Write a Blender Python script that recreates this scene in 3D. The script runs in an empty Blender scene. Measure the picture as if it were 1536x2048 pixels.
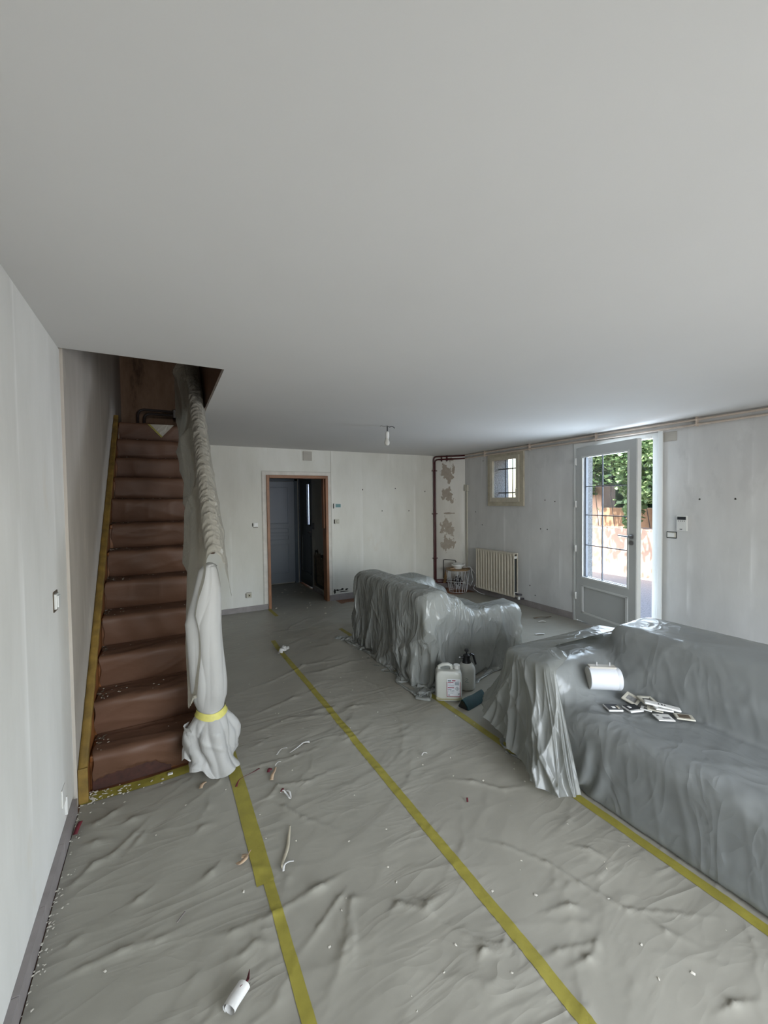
import bpy, bmesh, math, random
import numpy as np
from mathutils import Vector, Matrix
random.seed(7)
RNG = np.random.default_rng(11)
SC = bpy.context.scene
COL = SC.collection

# ------------------------------------------------------------------ camera
cam_d = bpy.data.cameras.new('camera')
cam = bpy.data.objects.new('camera', cam_d); COL.objects.link(cam)
CR = Vector((0.8810769669002041, -0.4728241226675962, -0.011862858911525656))
CU = Vector((0.024312225442990193, 0.020227430833597432, 0.9994997582470351))
CF = Vector((0.4723476411415072, 0.8809246279140401, -0.029317330072228334))
m = Matrix.Identity(4)
for i in range(3):
    m[i][0] = CR[i]; m[i][1] = CU[i]; m[i][2] = -CF[i]
m[0][3], m[1][3], m[2][3] = 0, 0, 1.65
cam.matrix_world = m
cam_d.sensor_fit = 'HORIZONTAL'; cam_d.sensor_width = 36.0
cam_d.lens = 820.0 / 1536.0 * 36.0
cam_d.clip_start = 0.05; cam_d.clip_end = 200
SC.camera = cam

# ------------------------------------------------------------------ world, sun, window light, exposure
w = bpy.data.worlds.new('world'); SC.world = w; w.use_nodes = True
nt = w.node_tree; nt.nodes.clear()
wo = nt.nodes.new('ShaderNodeOutputWorld'); bg = nt.nodes.new('ShaderNodeBackground')
sky = nt.nodes.new('ShaderNodeTexSky'); sky.sky_type = 'NISHITA'; sky.sun_disc = False
sky.sun_elevation = math.radians(48); sky.sun_rotation = math.radians(-75)
sky.air_density = 1.3; sky.dust_density = 2.5; sky.ozone_density = 1.0
nt.links.new(sky.outputs[0], bg.inputs[0]); bg.inputs[1].default_value = 1.1
nt.links.new(bg.outputs[0], wo.inputs[0])

sun_d = bpy.data.lights.new('sun', 'SUN'); sun_d.energy = 22.0; sun_d.angle = math.radians(0.6)
sun_d.color = (1.0, 0.95, 0.86)
sun = bpy.data.objects.new('sun', sun_d); COL.objects.link(sun)
sun.rotation_euler = Vector((0.52, 0.08, -1.0)).to_track_quat('-Z', 'Y').to_euler()

def area(name, loc, direction, sx, sy, power, color):
    d = bpy.data.lights.new(name, 'AREA'); d.shape = 'RECTANGLE'; d.size = sx; d.size_y = sy
    d.energy = power; d.color = color
    o = bpy.data.objects.new(name, d); COL.objects.link(o)
    o.location = loc; o.rotation_euler = Vector(direction).to_track_quat('-Z', 'Y').to_euler()
    return o
# daylight of the wide glazed bay behind the photographer
area('daylight_rear_bay', (2.0, -1.75, 1.15), (0.0, 1, -.50), 3.3, 1.9, 116, (0.97, 0.985, 1.0)).data.spread = math.radians(145)
# weak fill lamp added inside the stairwell to brighten its back panel
area('stairwell_fill', (-.05, 2.95, 4.1), (0, .95, -.28), .6, .5, 1.0, (1, .93, .85)).data.spread = math.radians(55)
# sky light through the glazed door, the small window
area('daylight_glazed_door', (4.94, 3.1, 1.22), (-1, 0, 0.0), 0.94, 2.15, 60, (0.74, 0.86, 1.0))

SC.view_settings.view_transform = 'Standard'
SC.view_settings.look = 'None'
SC.view_settings.gamma = 1.0
SC.view_settings.exposure = 0.35
SC.view_settings.use_curve_mapping = False
SC.cycles.use_denoising = True
SC.cycles.max_bounces = 9
SC.cycles.diffuse_bounces = 6
SC.cycles.transparent_max_bounces = 16
SC.cycles.caustics_reflective = False; SC.cycles.caustics_refractive = False
SC.cycles.sample_clamp_indirect = 6.0

# ------------------------------------------------------------------ materials
MATS = {}
def newmat(name):
    m_ = bpy.data.materials.new(name); m_.use_nodes = True
    nt_ = m_.node_tree; nt_.nodes.clear()
    out = nt_.nodes.new('ShaderNodeOutputMaterial'); b = nt_.nodes.new('ShaderNodeBsdfPrincipled')
    nt_.links.new(b.outputs[0], out.inputs[0]); MATS[name] = m_
    return m_, nt_, b, out
def N(nt_, t, **kw):
    n = nt_.nodes.new(t)
    for k, v in kw.items():
        if k.startswith('i_'): n.inputs[k[2:].replace('_', ' ')].default_value = v
        else: setattr(n, k, v)
    return n
def noise(nt_, scale, stretch=(1, 1, 1), detail=4, rough=.55, off=(0, 0, 0), space='Object', dist=0.0):
    tc = N(nt_, 'ShaderNodeTexCoord'); mp = N(nt_, 'ShaderNodeMapping')
    mp.inputs['Scale'].default_value = stretch; mp.inputs['Location'].default_value = off
    nt_.links.new(tc.outputs[space], mp.inputs[0])
    n = N(nt_, 'ShaderNodeTexNoise'); n.inputs['Scale'].default_value = scale
    n.inputs['Detail'].default_value = detail; n.inputs['Roughness'].default_value = rough
    n.inputs['Distortion'].default_value = dist
    nt_.links.new(mp.outputs[0], n.inputs[0]); return n.outputs[0]
def ramp(nt_, src, stops):
    r = N(nt_, 'ShaderNodeValToRGB'); e = r.color_ramp.elements
    while len(e) < len(stops): e.new(0.5)
    for k, (p, c) in enumerate(stops):
        e[k].position = p; e[k].color = (*c, 1) if len(c) == 3 else c
    nt_.links.new(src, r.inputs[0]); return r.outputs[0]
def mix(nt_, fac, a, b_, mode='MIX'):
    x = N(nt_, 'ShaderNodeMix', data_type='RGBA', blend_type=mode)
    for sock, v in ((x.inputs[0], fac), (x.inputs[6], a), (x.inputs[7], b_)):
        if hasattr(v, 'is_linked') or hasattr(v, 'links'): nt_.links.new(v, sock)
        else: sock.default_value = v if isinstance(v, (int, float)) else (*v, 1) if len(v) == 3 else v
    return x.outputs[2]
def bump(nt_, b, src, strength=.2, dist=.005):
    bp = N(nt_, 'ShaderNodeBump'); bp.inputs['Strength'].default_value = strength; bp.inputs['Distance'].default_value = dist
    nt_.links.new(src, bp.inputs['Height'])
    if b is not None: nt_.links.new(bp.outputs[0], b.inputs['Normal'])
    return bp.outputs[0]
def simple(name, col, rough=.5, metal=0, var=.12, scale=8, bmp=0, bscale=80, spec=.5, emit=0):
    m_, nt_, b, out = newmat(name)
    n = noise(nt_, scale)
    c = ramp(nt_, n, [(.3, tuple(x * (1 - var) for x in col)), (.7, tuple(min(1, x * (1 + var)) for x in col))])
    nt_.links.new(c, b.inputs['Base Color'])
    b.inputs['Roughness'].default_value = rough; b.inputs['Metallic'].default_value = metal
    b.inputs['Specular IOR Level'].default_value = spec
    if emit:
        b.inputs['Emission Color'].default_value = (*col, 1); b.inputs['Emission Strength'].default_value = emit
    if bmp: bump(nt_, b, noise(nt_, bscale), bmp, .002)
    return m_
def wallmat(name, base, dark, light, seam_axis, tint=(.60, .55, .47), patch=.0, seed=0.):
    """Stripped plaster wall: strip-wide tone bands, vertical smears, worn blotches, scratches."""
    m_, nt_, b, out = newmat(name)
    st = (1, 1, .16)
    big = noise(nt_, 1.1, (1, 1, .55), 3, .5, (seed, 3, 1))
    c = ramp(nt_, big, [(.32, dark), (.55, base), (.72, light)])
    vert = noise(nt_, 6, (1, 1, .28), 5, .6, (seed, 0, 0))
    c = mix(nt_, .22, c, ramp(nt_, vert, [(.35, dark), (.5, base), (.66, light)]))
    # strips of old paper, about 53 cm wide, each with its own tone
    tc = N(nt_, 'ShaderNodeTexCoord'); sx = N(nt_, 'ShaderNodeSeparateXYZ'); nt_.links.new(tc.outputs['Object'], sx.inputs[0])
    ad = N(nt_, 'ShaderNodeMath', operation='MULTIPLY_ADD'); nt_.links.new(sx.outputs[seam_axis], ad.inputs[0]); ad.inputs[1].default_value = 1 / .53; ad.inputs[2].default_value = 20 + seed
    fl = N(nt_, 'ShaderNodeMath', operation='FLOOR'); nt_.links.new(ad.outputs[0], fl.inputs[0])
    wn = N(nt_, 'ShaderNodeTexWhiteNoise', noise_dimensions='1D'); nt_.links.new(fl.outputs[0], wn.inputs['W'])
    c = mix(nt_, .5, c, ramp(nt_, wn.outputs[0], [(0, (.45, .45, .45)), (1, (.56, .56, .56))]), 'OVERLAY')
    fr = N(nt_, 'ShaderNodeMath', operation='FRACT'); nt_.links.new(ad.outputs[0], fr.inputs[0])
    seam = ramp(nt_, fr.outputs[0], [(0, (1, 1, 1)), (.035, (0, 0, 0)), (.9, (0, 0, 0)), (1, (.7, .7, .7))])
    sm = mix(nt_, 1.0, seam, ramp(nt_, noise(nt_, 5, (1, 1, .3), 3, .5, (seed, 1, 7)), [(.45, (0, 0, 0)), (.6, (1, 1, 1))]), 'MULTIPLY')
    c = mix(nt_, sm, c, light)
    # blotches where the top coat is gone
    bl = ramp(nt_, noise(nt_, 2.4, (1, 1, .5), 7, .62, (seed * 2, 9, 4)), [(.60 - patch, (0, 0, 0)), (.66 - patch, (1, 1, 1))])
    c = mix(nt_, mix(nt_, .35, (0, 0, 0), bl), c, tint)
    # thin smears and scratches
    sc = ramp(nt_, noise(nt_, 30, (1, 1, .07), 3, .6, (4, seed, 0)), [(.69, (0, 0, 0)), (.78, (.3, .3, .3))])
    c = mix(nt_, sc, c, tuple(min(1, x * 1.2) for x in light))
    nt_.links.new(c, b.inputs['Base Color']); b.inputs['Roughness'].default_value = .9; b.inputs['Specular IOR Level'].default_value = .2
    n1 = noise(nt_, 14, (1, 1, .25), 6, .65)
    bump(nt_, b, n1, .35, .006)
    return m_
def crinkle(nt_, scale, stretch, power, off=0.):
    n = noise(nt_, scale, stretch, 2.2, .5, (off, off * .7, 0), dist=.9)
    a = N(nt_, 'ShaderNodeMath', operation='SUBTRACT'); nt_.links.new(n, a.inputs[0]); a.inputs[1].default_value = .5
    b_ = N(nt_, 'ShaderNodeMath', operation='ABSOLUTE'); nt_.links.new(a.outputs[0], b_.inputs[0])
    c = N(nt_, 'ShaderNodeMath', operation='MULTIPLY_ADD', use_clamp=True); nt_.links.new(b_.outputs[0], c.inputs[0]); c.inputs[1].default_value = -6; c.inputs[2].default_value = 1
    p = N(nt_, 'ShaderNodeMath', operation='POWER'); nt_.links.new(c.outputs[0], p.inputs[0]); p.inputs[1].default_value = power
    return p.outputs[0]
def filmmat(name, col, rough=.36, trans=.35, clear=.06, bs=30, bst=.25, spec=.45, tcol=None, st=(1, 1, 1), cd=.02, cs=2.6):
    """thin plastic dust sheet: satin film that lets a little light and sight through"""
    m_, nt_, b, out = newmat(name)
    n = noise(nt_, 3, (1, 1, 1), 4)
    c = ramp(nt_, n, [(.3, tuple(x * .93 for x in col)), (.7, tuple(x * 1.05 for x in col))])
    nt_.links.new(c, b.inputs['Base Color']); b.inputs['Roughness'].default_value = rough
    b.inputs['Specular IOR Level'].default_value = spec
    k1, k2 = crinkle(nt_, cs, st, 1.6), crinkle(nt_, cs * 2.7, st, 1.3, 3.)
    s1_ = N(nt_, 'ShaderNodeMath', operation='MULTIPLY_ADD'); nt_.links.new(k2, s1_.inputs[0]); s1_.inputs[1].default_value = .40; nt_.links.new(k1, s1_.inputs[2])
    s2_ = N(nt_, 'ShaderNodeMath', operation='MULTIPLY_ADD'); nt_.links.new(noise(nt_, bs, st, 4, .6, dist=.6), s2_.inputs[0]); s2_.inputs[1].default_value = .10
    mk = ramp(nt_, noise(nt_, .9, (1, 1, 1), 2, .5, (5, 2, 8)), [(.38, (.12, .12, .12)), (.66, (1, 1, 1))])
    mm = N(nt_, 'ShaderNodeMath', operation='MULTIPLY'); nt_.links.new(s1_.outputs[0], mm.inputs[0]); nt_.links.new(mk, mm.inputs[1]); nt_.links.new(mm.outputs[0], s2_.inputs[2])
    nr = bump(nt_, b, s2_.outputs[0], bst, cd)
    tr = N(nt_, 'ShaderNodeBsdfTranslucent'); tr.inputs[0].default_value = (*(tcol or col), 1); nt_.links.new(nr, tr.inputs['Normal'])
    tp = N(nt_, 'ShaderNodeBsdfTransparent')
    m1 = N(nt_, 'ShaderNodeMixShader'); m1.inputs[0].default_value = trans
    nt_.links.new(b.outputs[0], m1.inputs[1]); nt_.links.new(tr.outputs[0], m1.inputs[2])
    m2 = N(nt_, 'ShaderNodeMixShader'); m2.inputs[0].default_value = clear
    nt_.links.new(m1.outputs[0], m2.inputs[1]); nt_.links.new(tp.outputs[0], m2.inputs[2])
    nt_.links.new(m2.outputs[0], out.inputs[0])
    return m_

WB = (.66, .655, .625); WD = (.55, .545, .52); WL = (.75, .745, .72)
M_wleft = wallmat('plaster_left', (.66, .65, .62), (.55, .54, .51), (.76, .75, .73), 1, seed=1.3)
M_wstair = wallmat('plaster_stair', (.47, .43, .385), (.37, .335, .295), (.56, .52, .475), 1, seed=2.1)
M_wback = wallmat('plaster_back', (.64, .63, .575), (.56, .545, .49), (.71, .70, .66), 0, seed=.4, patch=-.03)
M_wright = wallmat('plaster_right', (.55, .548, .538), (.455, .453, .445), (.65, .648, .64), 1, seed=3.7, patch=.045, tint=(.44, .44, .435))
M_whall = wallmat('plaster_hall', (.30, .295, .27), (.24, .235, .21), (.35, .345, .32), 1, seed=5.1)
M_ceil = simple('ceiling_paint', (.63, .62, .605), .9, var=.015, scale=1.2, spec=.15)
M_well = None
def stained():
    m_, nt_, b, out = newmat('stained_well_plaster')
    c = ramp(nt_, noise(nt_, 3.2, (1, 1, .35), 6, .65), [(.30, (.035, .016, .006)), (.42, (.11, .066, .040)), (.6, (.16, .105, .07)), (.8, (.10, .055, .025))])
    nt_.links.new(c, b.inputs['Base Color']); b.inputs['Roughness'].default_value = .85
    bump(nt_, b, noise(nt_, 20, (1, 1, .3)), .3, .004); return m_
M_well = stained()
M_torn = simple('torn_dark_underlay', (.040, .012, .007), .8, var=.35, scale=30)
M_darkwood = simple('varnished_dark_wood', (.085, .030, .009), .35, var=.3, scale=3, bmp=.1)
M_brownframe = simple('brown_door_frame_wood', (.24, .105, .045), .45, var=.2, scale=5, bmp=.1)
M_stairwood = simple('orange_stair_wood', (.20, .072, .018), .45, var=.3, scale=4, bmp=.15)
def kraft():
    m_, nt_, b, out = newmat('brown_kraft_paper')
    c = ramp(nt_, noise(nt_, 6, (.4, 1, 1), 5, .6), [(.3, (.094, .047, .028)), (.7, (.122, .064, .041))])
    nt_.links.new(c, b.inputs['Base Color']); b.inputs['Roughness'].default_value = .5; b.inputs['Specular IOR Level'].default_value = .28
    bump(nt_, b, noise(nt_, 9, (.5, 1, 1), 4, .55, dist=1.0), .25, .010); return m_
M_kraft = kraft()
M_tape = simple('yellow_masking_tape', (.255, .222, .036), .6, var=.14, scale=14, bmp=.5, bscale=60)
M_tape_pale = simple('pale_yellow_tape', (.50, .46, .12), .6, var=.12, scale=20, bmp=.4, bscale=60)
M_tape_old = simple('dirty_ochre_tape', (.165, .100, .018), .65, var=.35, scale=12, bmp=.5, bscale=50)
M_floorfilm = filmmat('floor_dust_sheet_film', (.285, .272, .232), .40, .0, .0, 22, .25, .32, st=(.5, 1.5, 1), cd=.011, cs=2.4)
M_sofafilm = filmmat('sofa_dust_sheet_film', (.285, .30, .30), .25, .28, .10, 24, .38, .55, (.55, .54, .44), st=(1, 1, .5), cd=.014, cs=2.3)
M_sofafilm2 = filmmat('far_sofa_dust_sheet_film', (.36, .375, .36), .26, .28, .10, 24, .9, .6, (.55, .54, .44), st=(1, 1, .38), cd=.022, cs=4.0)
M_armfilm = filmmat('arm_dust_sheet_film', (.27, .28, .27), .26, .34, .10, 24, .35, .55, (.44, .43, .34), st=(1, 1, .4), cd=.022, cs=2.6)
M_railfilm = filmmat('rail_dust_sheet_film', (.40, .375, .32), .28, .22, .0, 40, .5, .5, (.5, .5, .42), st=(1.6, .8, 1.2), cd=.012, cs=5)
M_postfilm = filmmat('post_dust_sheet_film', (.49, .485, .47), .45, .25, .0, 40, .35, .35, st=(1.5, 1.5, .4), cd=.010, cs=3)
M_sofa = simple('dark_grey_upholstery', (.10, .105, .115), .9, var=.2, scale=20, bmp=.3, bscale=200)
M_tile = simple('terracotta_tile', (.20, .085, .04), .5, var=.25, scale=6)
M_hallfilm = M_floorfilm
M_skirt = simple('mauve_grey_skirting_tile', (.245, .22, .215), .5, var=.14, scale=9, bmp=.15)
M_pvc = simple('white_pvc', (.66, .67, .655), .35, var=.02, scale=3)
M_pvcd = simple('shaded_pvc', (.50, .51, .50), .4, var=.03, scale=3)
M_oldpaint = simple('old_cream_paint', (.40, .36, .275), .55, var=.18, scale=10, bmp=.2)
M_oldpaint2 = simple('cream_casement_paint', (.46, .42, .335), .5, var=.12, scale=12, bmp=.15)
M_white = simple('white_plastic', (.62, .62, .60), .35, var=.03)
M_cream = simple('cream_plastic', (.48, .46, .39), .4, var=.05)
M_radiator = simple('cream_radiator_enamel', (.56, .51, .42), .35, var=.05, scale=4)
M_dark = simple('dark_gap', (.03, .035, .035), .8, var=.2)
M_pipe_red = simple('oxblood_pipe_paint', (.055, .006, .008), .35, var=.2)
M_pipe_tan = simple('tan_pipe_paint', (.52, .44, .37), .45, var=.12, scale=12)
M_pipe_black = simple('black_pipe_paint', (.02, .014, .014), .4, var=.2)
M_black = simple('black_plastic', (.009, .009, .01), .35, var=.2)
M_iron = simple('dark_iron', (.05, .045, .05), .5, var=.2)
M_metal = simple('brushed_steel', (.32, .32, .32), .3, metal=.9, var=.1)
M_lead = simple('lead_glazing_bar', (.07, .075, .09), .5, var=.1)
M_teal = simple('teal_fabric', (.003, .033, .038), .75, var=.2, scale=15, bmp=.2)
M_jug = simple('milky_polyethylene', (.50, .51, .475), .3, var=.03)
M_liquid = simple('yellowish_liquid_band', (.36, .34, .22), .3, var=.04)
M_labelw = simple('label_white', (.66, .68, .72), .5, var=.02)
M_labelr = simple('label_red', (.27, .03, .07), .5, var=.05)
M_labelg = simple('label_grey_print', (.12, .16, .18), .5, var=.1)
M_labelm = simple('label_mid_print', (.32, .36, .40), .5, var=.1)
M_lcd = simple('teal_display', (.11, .23, .23), .3, var=.08)
M_wood = simple('tan_table_wood', (.22, .135, .06), .5, var=.25, scale=10, bmp=.2)
M_wire = simple('white_coated_wire', (.50, .50, .51), .4, var=.04)
M_vent = simple('taupe_vent_cover', (.40, .375, .33), .6, var=.06)
M_bluedoor = simple('blue_grey_door_paint', (.115, .135, .165), .45, var=.06, scale=2)
M_bluetrim = simple('deep_blue_trim_paint', (.022, .040, .062), .45, var=.1)
M_entry = simple('dark_green_entry_paint', (.016, .024, .026), .35, var=.15)
M_scrapw = simple('white_paper_scrap', (.58, .57, .55), .8, var=.08, scale=30)
M_scrapb = simple('beige_paper_scrap', (.46, .33, .22), .8, var=.1, scale=30)
M_scrapr = simple('dark_red_paper_scrap', (.11, .010, .018), .7, var=.2, scale=30)
M_scrapg = simple('grey_paper_scrap', (.22, .20, .19), .8, var=.2, scale=30)
M_chip = simple('plaster_chip', (.60, .57, .50), .9, var=.15, scale=30)
M_plaster_raw = simple('raw_tan_plaster', (.38, .335, .28), .95, var=.08, scale=12, bmp=.2)
M_smudge = simple('black_mould', (.018, .016, .012), .95, var=.4, scale=20)
M_mouldbrown = simple('brown_damp_stain', (.10, .075, .05), .95, var=.4, scale=18)
M_lampwhite = simple('satin_white_shade', (.58, .60, .64), .4, var=.02)
M_lampend = simple('shade_end_cap', (.52, .51, .47), .6, var=.04)
M_photo = simple('switch_frame_back', (.018, .02, .024), .5, var=.2)
M_printing = simple('grey_switch_printing', (.20, .20, .20), .6, var=.3, scale=60)
def glassmat():
    m_, nt_, b, out = newmat('window_glass')
    g = N(nt_, 'ShaderNodeBsdfGlossy'); g.inputs['Roughness'].default_value = .02
    t = N(nt_, 'ShaderNodeBsdfTransparent'); t.inputs[0].default_value = (.94, .96, .97, 1)
    f = N(nt_, 'ShaderNodeLayerWeight'); pw_ = N(nt_, 'ShaderNodeMath', operation='POWER'); pw_.inputs[1].default_value = 5
    nt_.links.new(f.outputs['Facing'], pw_.inputs[0]); ma = N(nt_, 'ShaderNodeMath', operation='MULTIPLY_ADD'); ma.inputs[1].default_value = .6; ma.inputs[2].default_value = .03
    nt_.links.new(pw_.outputs[0], ma.inputs[0])
    x = N(nt_, 'ShaderNodeMixShader'); nt_.links.new(ma.outputs[0], x.inputs[0])
    nt_.links.new(t.outputs[0], x.inputs[1]); nt_.links.new(g.outputs[0], x.inputs[2]); nt_.links.new(x.outputs[0], out.inputs[0])
    return m_
M_glass = glassmat()
def frosted():
    m_, nt_, b, out = newmat('frosted_entry_glass')
    t = N(nt_, 'ShaderNodeBsdfTranslucent'); t.inputs[0].default_value = (.9, .93, 1, 1)
    nt_.links.new(t.outputs[0], out.inputs[0]); return m_
M_frost = frosted()
def roughcast():
    m_, nt_, b, out = newmat('grey_roughcast_render')
    tc = N(nt_, 'ShaderNodeTexCoord'); v = N(nt_, 'ShaderNodeTexVoronoi'); v.inputs['Scale'].default_value = 55
    nt_.links.new(tc.outputs['Object'], v.inputs[0])
    c = ramp(nt_, v.outputs['Distance'], [(.15, (.42, .41, .40)), (.6, (.26, .255, .25))])
    nt_.links.new(c, b.inputs['Base Color']); b.inputs['Roughness'].default_value = .95
    bump(nt_, b, v.outputs['Distance'], .8, .01); return m_
M_roughcast = roughcast()
M_peach = simple('peach_wall_render', (.50, .345, .275), .9, var=.1, scale=4, bmp=.3, bscale=60)
M_brick2 = simple('brown_upper_render', (.26, .16, .10), .9, var=.2, scale=4, bmp=.3, bscale=40)
M_ground = simple('violet_grey_gravel', (.27, .245, .235), .95, var=.35, scale=60, bmp=.6, bscale=90)
def leafmat(name, a, b2):
    m_, nt_, b, out = newmat(name)
    oi = noise(nt_, 2.2, (1, 1, 1), 3)
    c = ramp(nt_, oi, [(.3, a), (.7, b2)]); nt_.links.new(c, b.inputs['Base Color']); b.inputs['Roughness'].default_value = .5
    tr = N(nt_, 'ShaderNodeBsdfTranslucent'); nt_.links.new(c, tr.inputs[0])
    x = N(nt_, 'ShaderNodeMixShader'); x.inputs[0].default_value = .35
    nt_.links.new(b.outputs[0], x.inputs[1]); nt_.links.new(tr.outputs[0], x.inputs[2]); nt_.links.new(x.outputs[0], out.inputs[0])
    return m_
M_leaf = leafmat('creeper_leaf', (.10, .19, .07), (.24, .34, .17))
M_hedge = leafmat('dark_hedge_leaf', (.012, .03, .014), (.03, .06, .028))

# ------------------------------------------------------------------ object helpers
def tag(o, label=None, cat=None, group=None, kind=None):
    if label: o['label'] = label
    if cat: o['category'] = cat
    if group: o['group'] = group
    if kind: o['kind'] = kind
    return o
def base_of(o):
    v = Vector((0, 0, 0))
    while o is not None:
        v += o.location; o = o.parent
    return v
def empty(name, loc=(0, 0, 0), label=None, cat=None, group=None, kind=None):
    o = bpy.data.objects.new(name, None); COL.objects.link(o); o.location = loc
    o.empty_display_size = .05
    return tag(o, label, cat, group, kind)
def link_mesh(name, me, mat, parent=None, smooth=False, loc=None, sharp=None):
    """geometry given in world coordinates; the origin goes to the parent's base or to LOC"""
    o = bpy.data.objects.new(name, me); COL.objects.link(o)
    off = base_of(parent) if parent is not None else Vector((0, 0, 0))
    if loc is not None:
        o.location = Vector(loc) - off; off = Vector(loc)
    if parent is not None: o.parent = parent
    me.transform(Matrix.Translation(-off))
    if isinstance(mat, (list, tuple)):
        for x in mat: me.materials.append(x)
    else: me.materials.append(mat)
    if smooth:
        me.polygons.foreach_set('use_smooth', [True] * len(me.polygons))
        if sharp: me.set_sharp_from_angle(angle=math.radians(sharp))
    me.update(); return o
def from_np(name, verts, faces, mat, parent=None, smooth=True, loc=None):
    me = bpy.data.meshes.new(name)
    verts = np.asarray(verts, dtype=np.float32); faces = np.asarray(faces, dtype=np.int32)
    me.vertices.add(len(verts)); me.vertices.foreach_set('co', verts.ravel())
    k = faces.shape[1]; me.loops.add(faces.size); me.loops.foreach_set('vertex_index', faces.ravel())
    me.polygons.add(len(faces)); me.polygons.foreach_set('loop_start', np.arange(0, faces.size, k, dtype=np.int32))
    me.update(calc_edges=True); me.validate()
    return link_mesh(name, me, mat, parent, smooth, loc)
def grid_faces(nu, nv, closed=False):
    """vertices ordered [iu*nv+iv]"""
    a = np.arange(nu * nv).reshape(nu, nv)
    if closed: a = np.concatenate([a, a[:, :1]], axis=1)
    return np.stack([a[:-1, :-1], a[1:, :-1], a[1:, 1:], a[:-1, 1:]], axis=-1).reshape(-1, 4)
class MB:
    def __init__(s): s.bm = bmesh.new()
    def box(s, a, b, bev=0, seg=2, rot=None, mi=0):
        c = [(a[i] + b[i]) / 2 for i in range(3)]; d = [abs(b[i] - a[i]) for i in range(3)]
        M_ = Matrix.Translation(c)
        if rot is not None: M_ = M_ @ rot
        r = bmesh.ops.create_cube(s.bm, size=1, matrix=M_ @ Matrix.Diagonal((*d, 1)))
        fs = {f for v in r['verts'] for f in v.link_faces}
        for f in fs: f.material_index = mi
        if bev:
            es = {e for v in r['verts'] for e in v.link_edges}
            bmesh.ops.bevel(s.bm, geom=list(es), offset=min(bev, min(d) * .48), segments=seg, affect='EDGES', profile=.5)
        return s
    def lathe(s, prof, seg=24, M_=None, cap=True):
        """prof: [(radius, z)]"""
        M_ = M_ or Matrix.Identity(4); rings = []
        for r, z in prof:
            rings.append([s.bm.verts.new(M_ @ Vector((r * math.cos(2 * math.pi * k / seg), r * math.sin(2 * math.pi * k / seg), z))) for k in range(seg)])
        for p, q in zip(rings, rings[1:]):
            for k in range(seg): s.bm.faces.new((p[k], p[(k + 1) % seg], q[(k + 1) % seg], q[k]))
        if cap:
            s.bm.faces.new(list(reversed(rings[0]))); s.bm.faces.new(rings[-1])
        return s
    def tube(s, pts, r, seg=8, cap=True):
        pts = [Vector(p) for p in pts]; rings = []; up = None
        for i, p in enumerate(pts):
            t = (pts[min(i + 1, len(pts) - 1)] - pts[max(i - 1, 0)]).normalized()
            if up is None: up = Vector((0, 0, 1)) if abs(t.z) < .9 else Vector((1, 0, 0))
            x = t.cross(up)
            if x.length < 1e-4: x = t.cross(Vector((0, 1, 0)))
            x.normalize(); y = x.cross(t).normalized(); up = y
            rr = r(i / (len(pts) - 1)) if callable(r) else r
            rings.append([s.bm.verts.new(p + x * rr * math.cos(2 * math.pi * k / seg) + y * rr * math.sin(2 * math.pi * k / seg)) for k in range(seg)])
        for p, q in zip(rings, rings[1:]):
            for k in range(seg): s.bm.faces.new((p[k], p[(k + 1) % seg], q[(k + 1) % seg], q[k]))
        if cap: s.bm.faces.new(list(reversed(rings[0]))); s.bm.faces.new(rings[-1])
        return s
    def prism(s, pts, depth):
        """pts: polygon of 3-D points; depth: extrusion vector"""
        a = [s.bm.verts.new(Vector(p)) for p in pts]; b = [s.bm.verts.new(Vector(p) + Vector(depth)) for p in pts]
        s.bm.faces.new(a); s.bm.faces.new(list(reversed(b)))
        for k in range(len(pts)): s.bm.faces.new((a[k], b[k], b[(k + 1) % len(pts)], a[(k + 1) % len(pts)]))
        return s
    def build(s, name, mat, parent=None, smooth=False, loc=None, sharp=35):
        bmesh.ops.recalc_face_normals(s.bm, faces=s.bm.faces)
        me = bpy.data.meshes.new(name); s.bm.to_mesh(me); s.bm.free()
        return link_mesh(name, me, mat, parent, smooth, loc, sharp if smooth else None)
def frame4(mb_, fixed, lo, hi, wl, wr_, wb_, wt_, bev=.0, axis='x'):
    """rectangular frame of four butted bars; FIXED: extent along AXIS; LO, HI: (a, z) corners"""
    def bx(a0, z0, a1, z1):
        if axis == 'x': mb_.box((fixed[0], a0, z0), (fixed[1], a1, z1), bev)
        else: mb_.box((a0, fixed[0], z0), (a1, fixed[1], z1), bev)
    bx(lo[0], lo[1], lo[0] + wl, hi[1]); bx(hi[0] - wr_, lo[1], hi[0], hi[1])
    if wb_: bx(lo[0] + wl, lo[1], hi[0] - wr_, lo[1] + wb_)
    if wt_: bx(lo[0] + wl, hi[1] - wt_, hi[0] - wr_, hi[1])
    return mb_
def arc(c, p0, p1, n=6):
    return [tuple(Vector(c) + (Vector(p0) - Vector(c)) * math.cos(t * math.pi / 2 / n) + (Vector(p1) - Vector(c)) * math.sin(t * math.pi / 2 / n)) for t in range(n + 1)]

# ------------------------------------------------------------------ the room
XL, XR, YB, YR, ZC = -.466, 4.85, 6.32, -1.6, 2.46
mb = MB()
mb.box((XL - .25, YR - .3, -.2), (XR + .38, YB + .12, 0)); mb.box((1.2, YB + .12, -.2), (2.65, 8.4, 0))
tag(mb.build('floor', M_tile), kind='structure')
# ceiling slab with the stairwell opening X -.466...345, Y 2.69...6.32
mb = MB()
OX, OY = .345, 2.69
mb.box((XL - .25, YR - .3, ZC), (XR + .38, OY, ZC + .27))
mb.box((OX, OY, ZC), (XR + .38, YB + .12, ZC + .27))
mb.box((1.2, YB + .12, ZC), (2.65, 8.4, ZC + .2))
tag(mb.build('ceiling', M_ceil), kind='structure')
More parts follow.
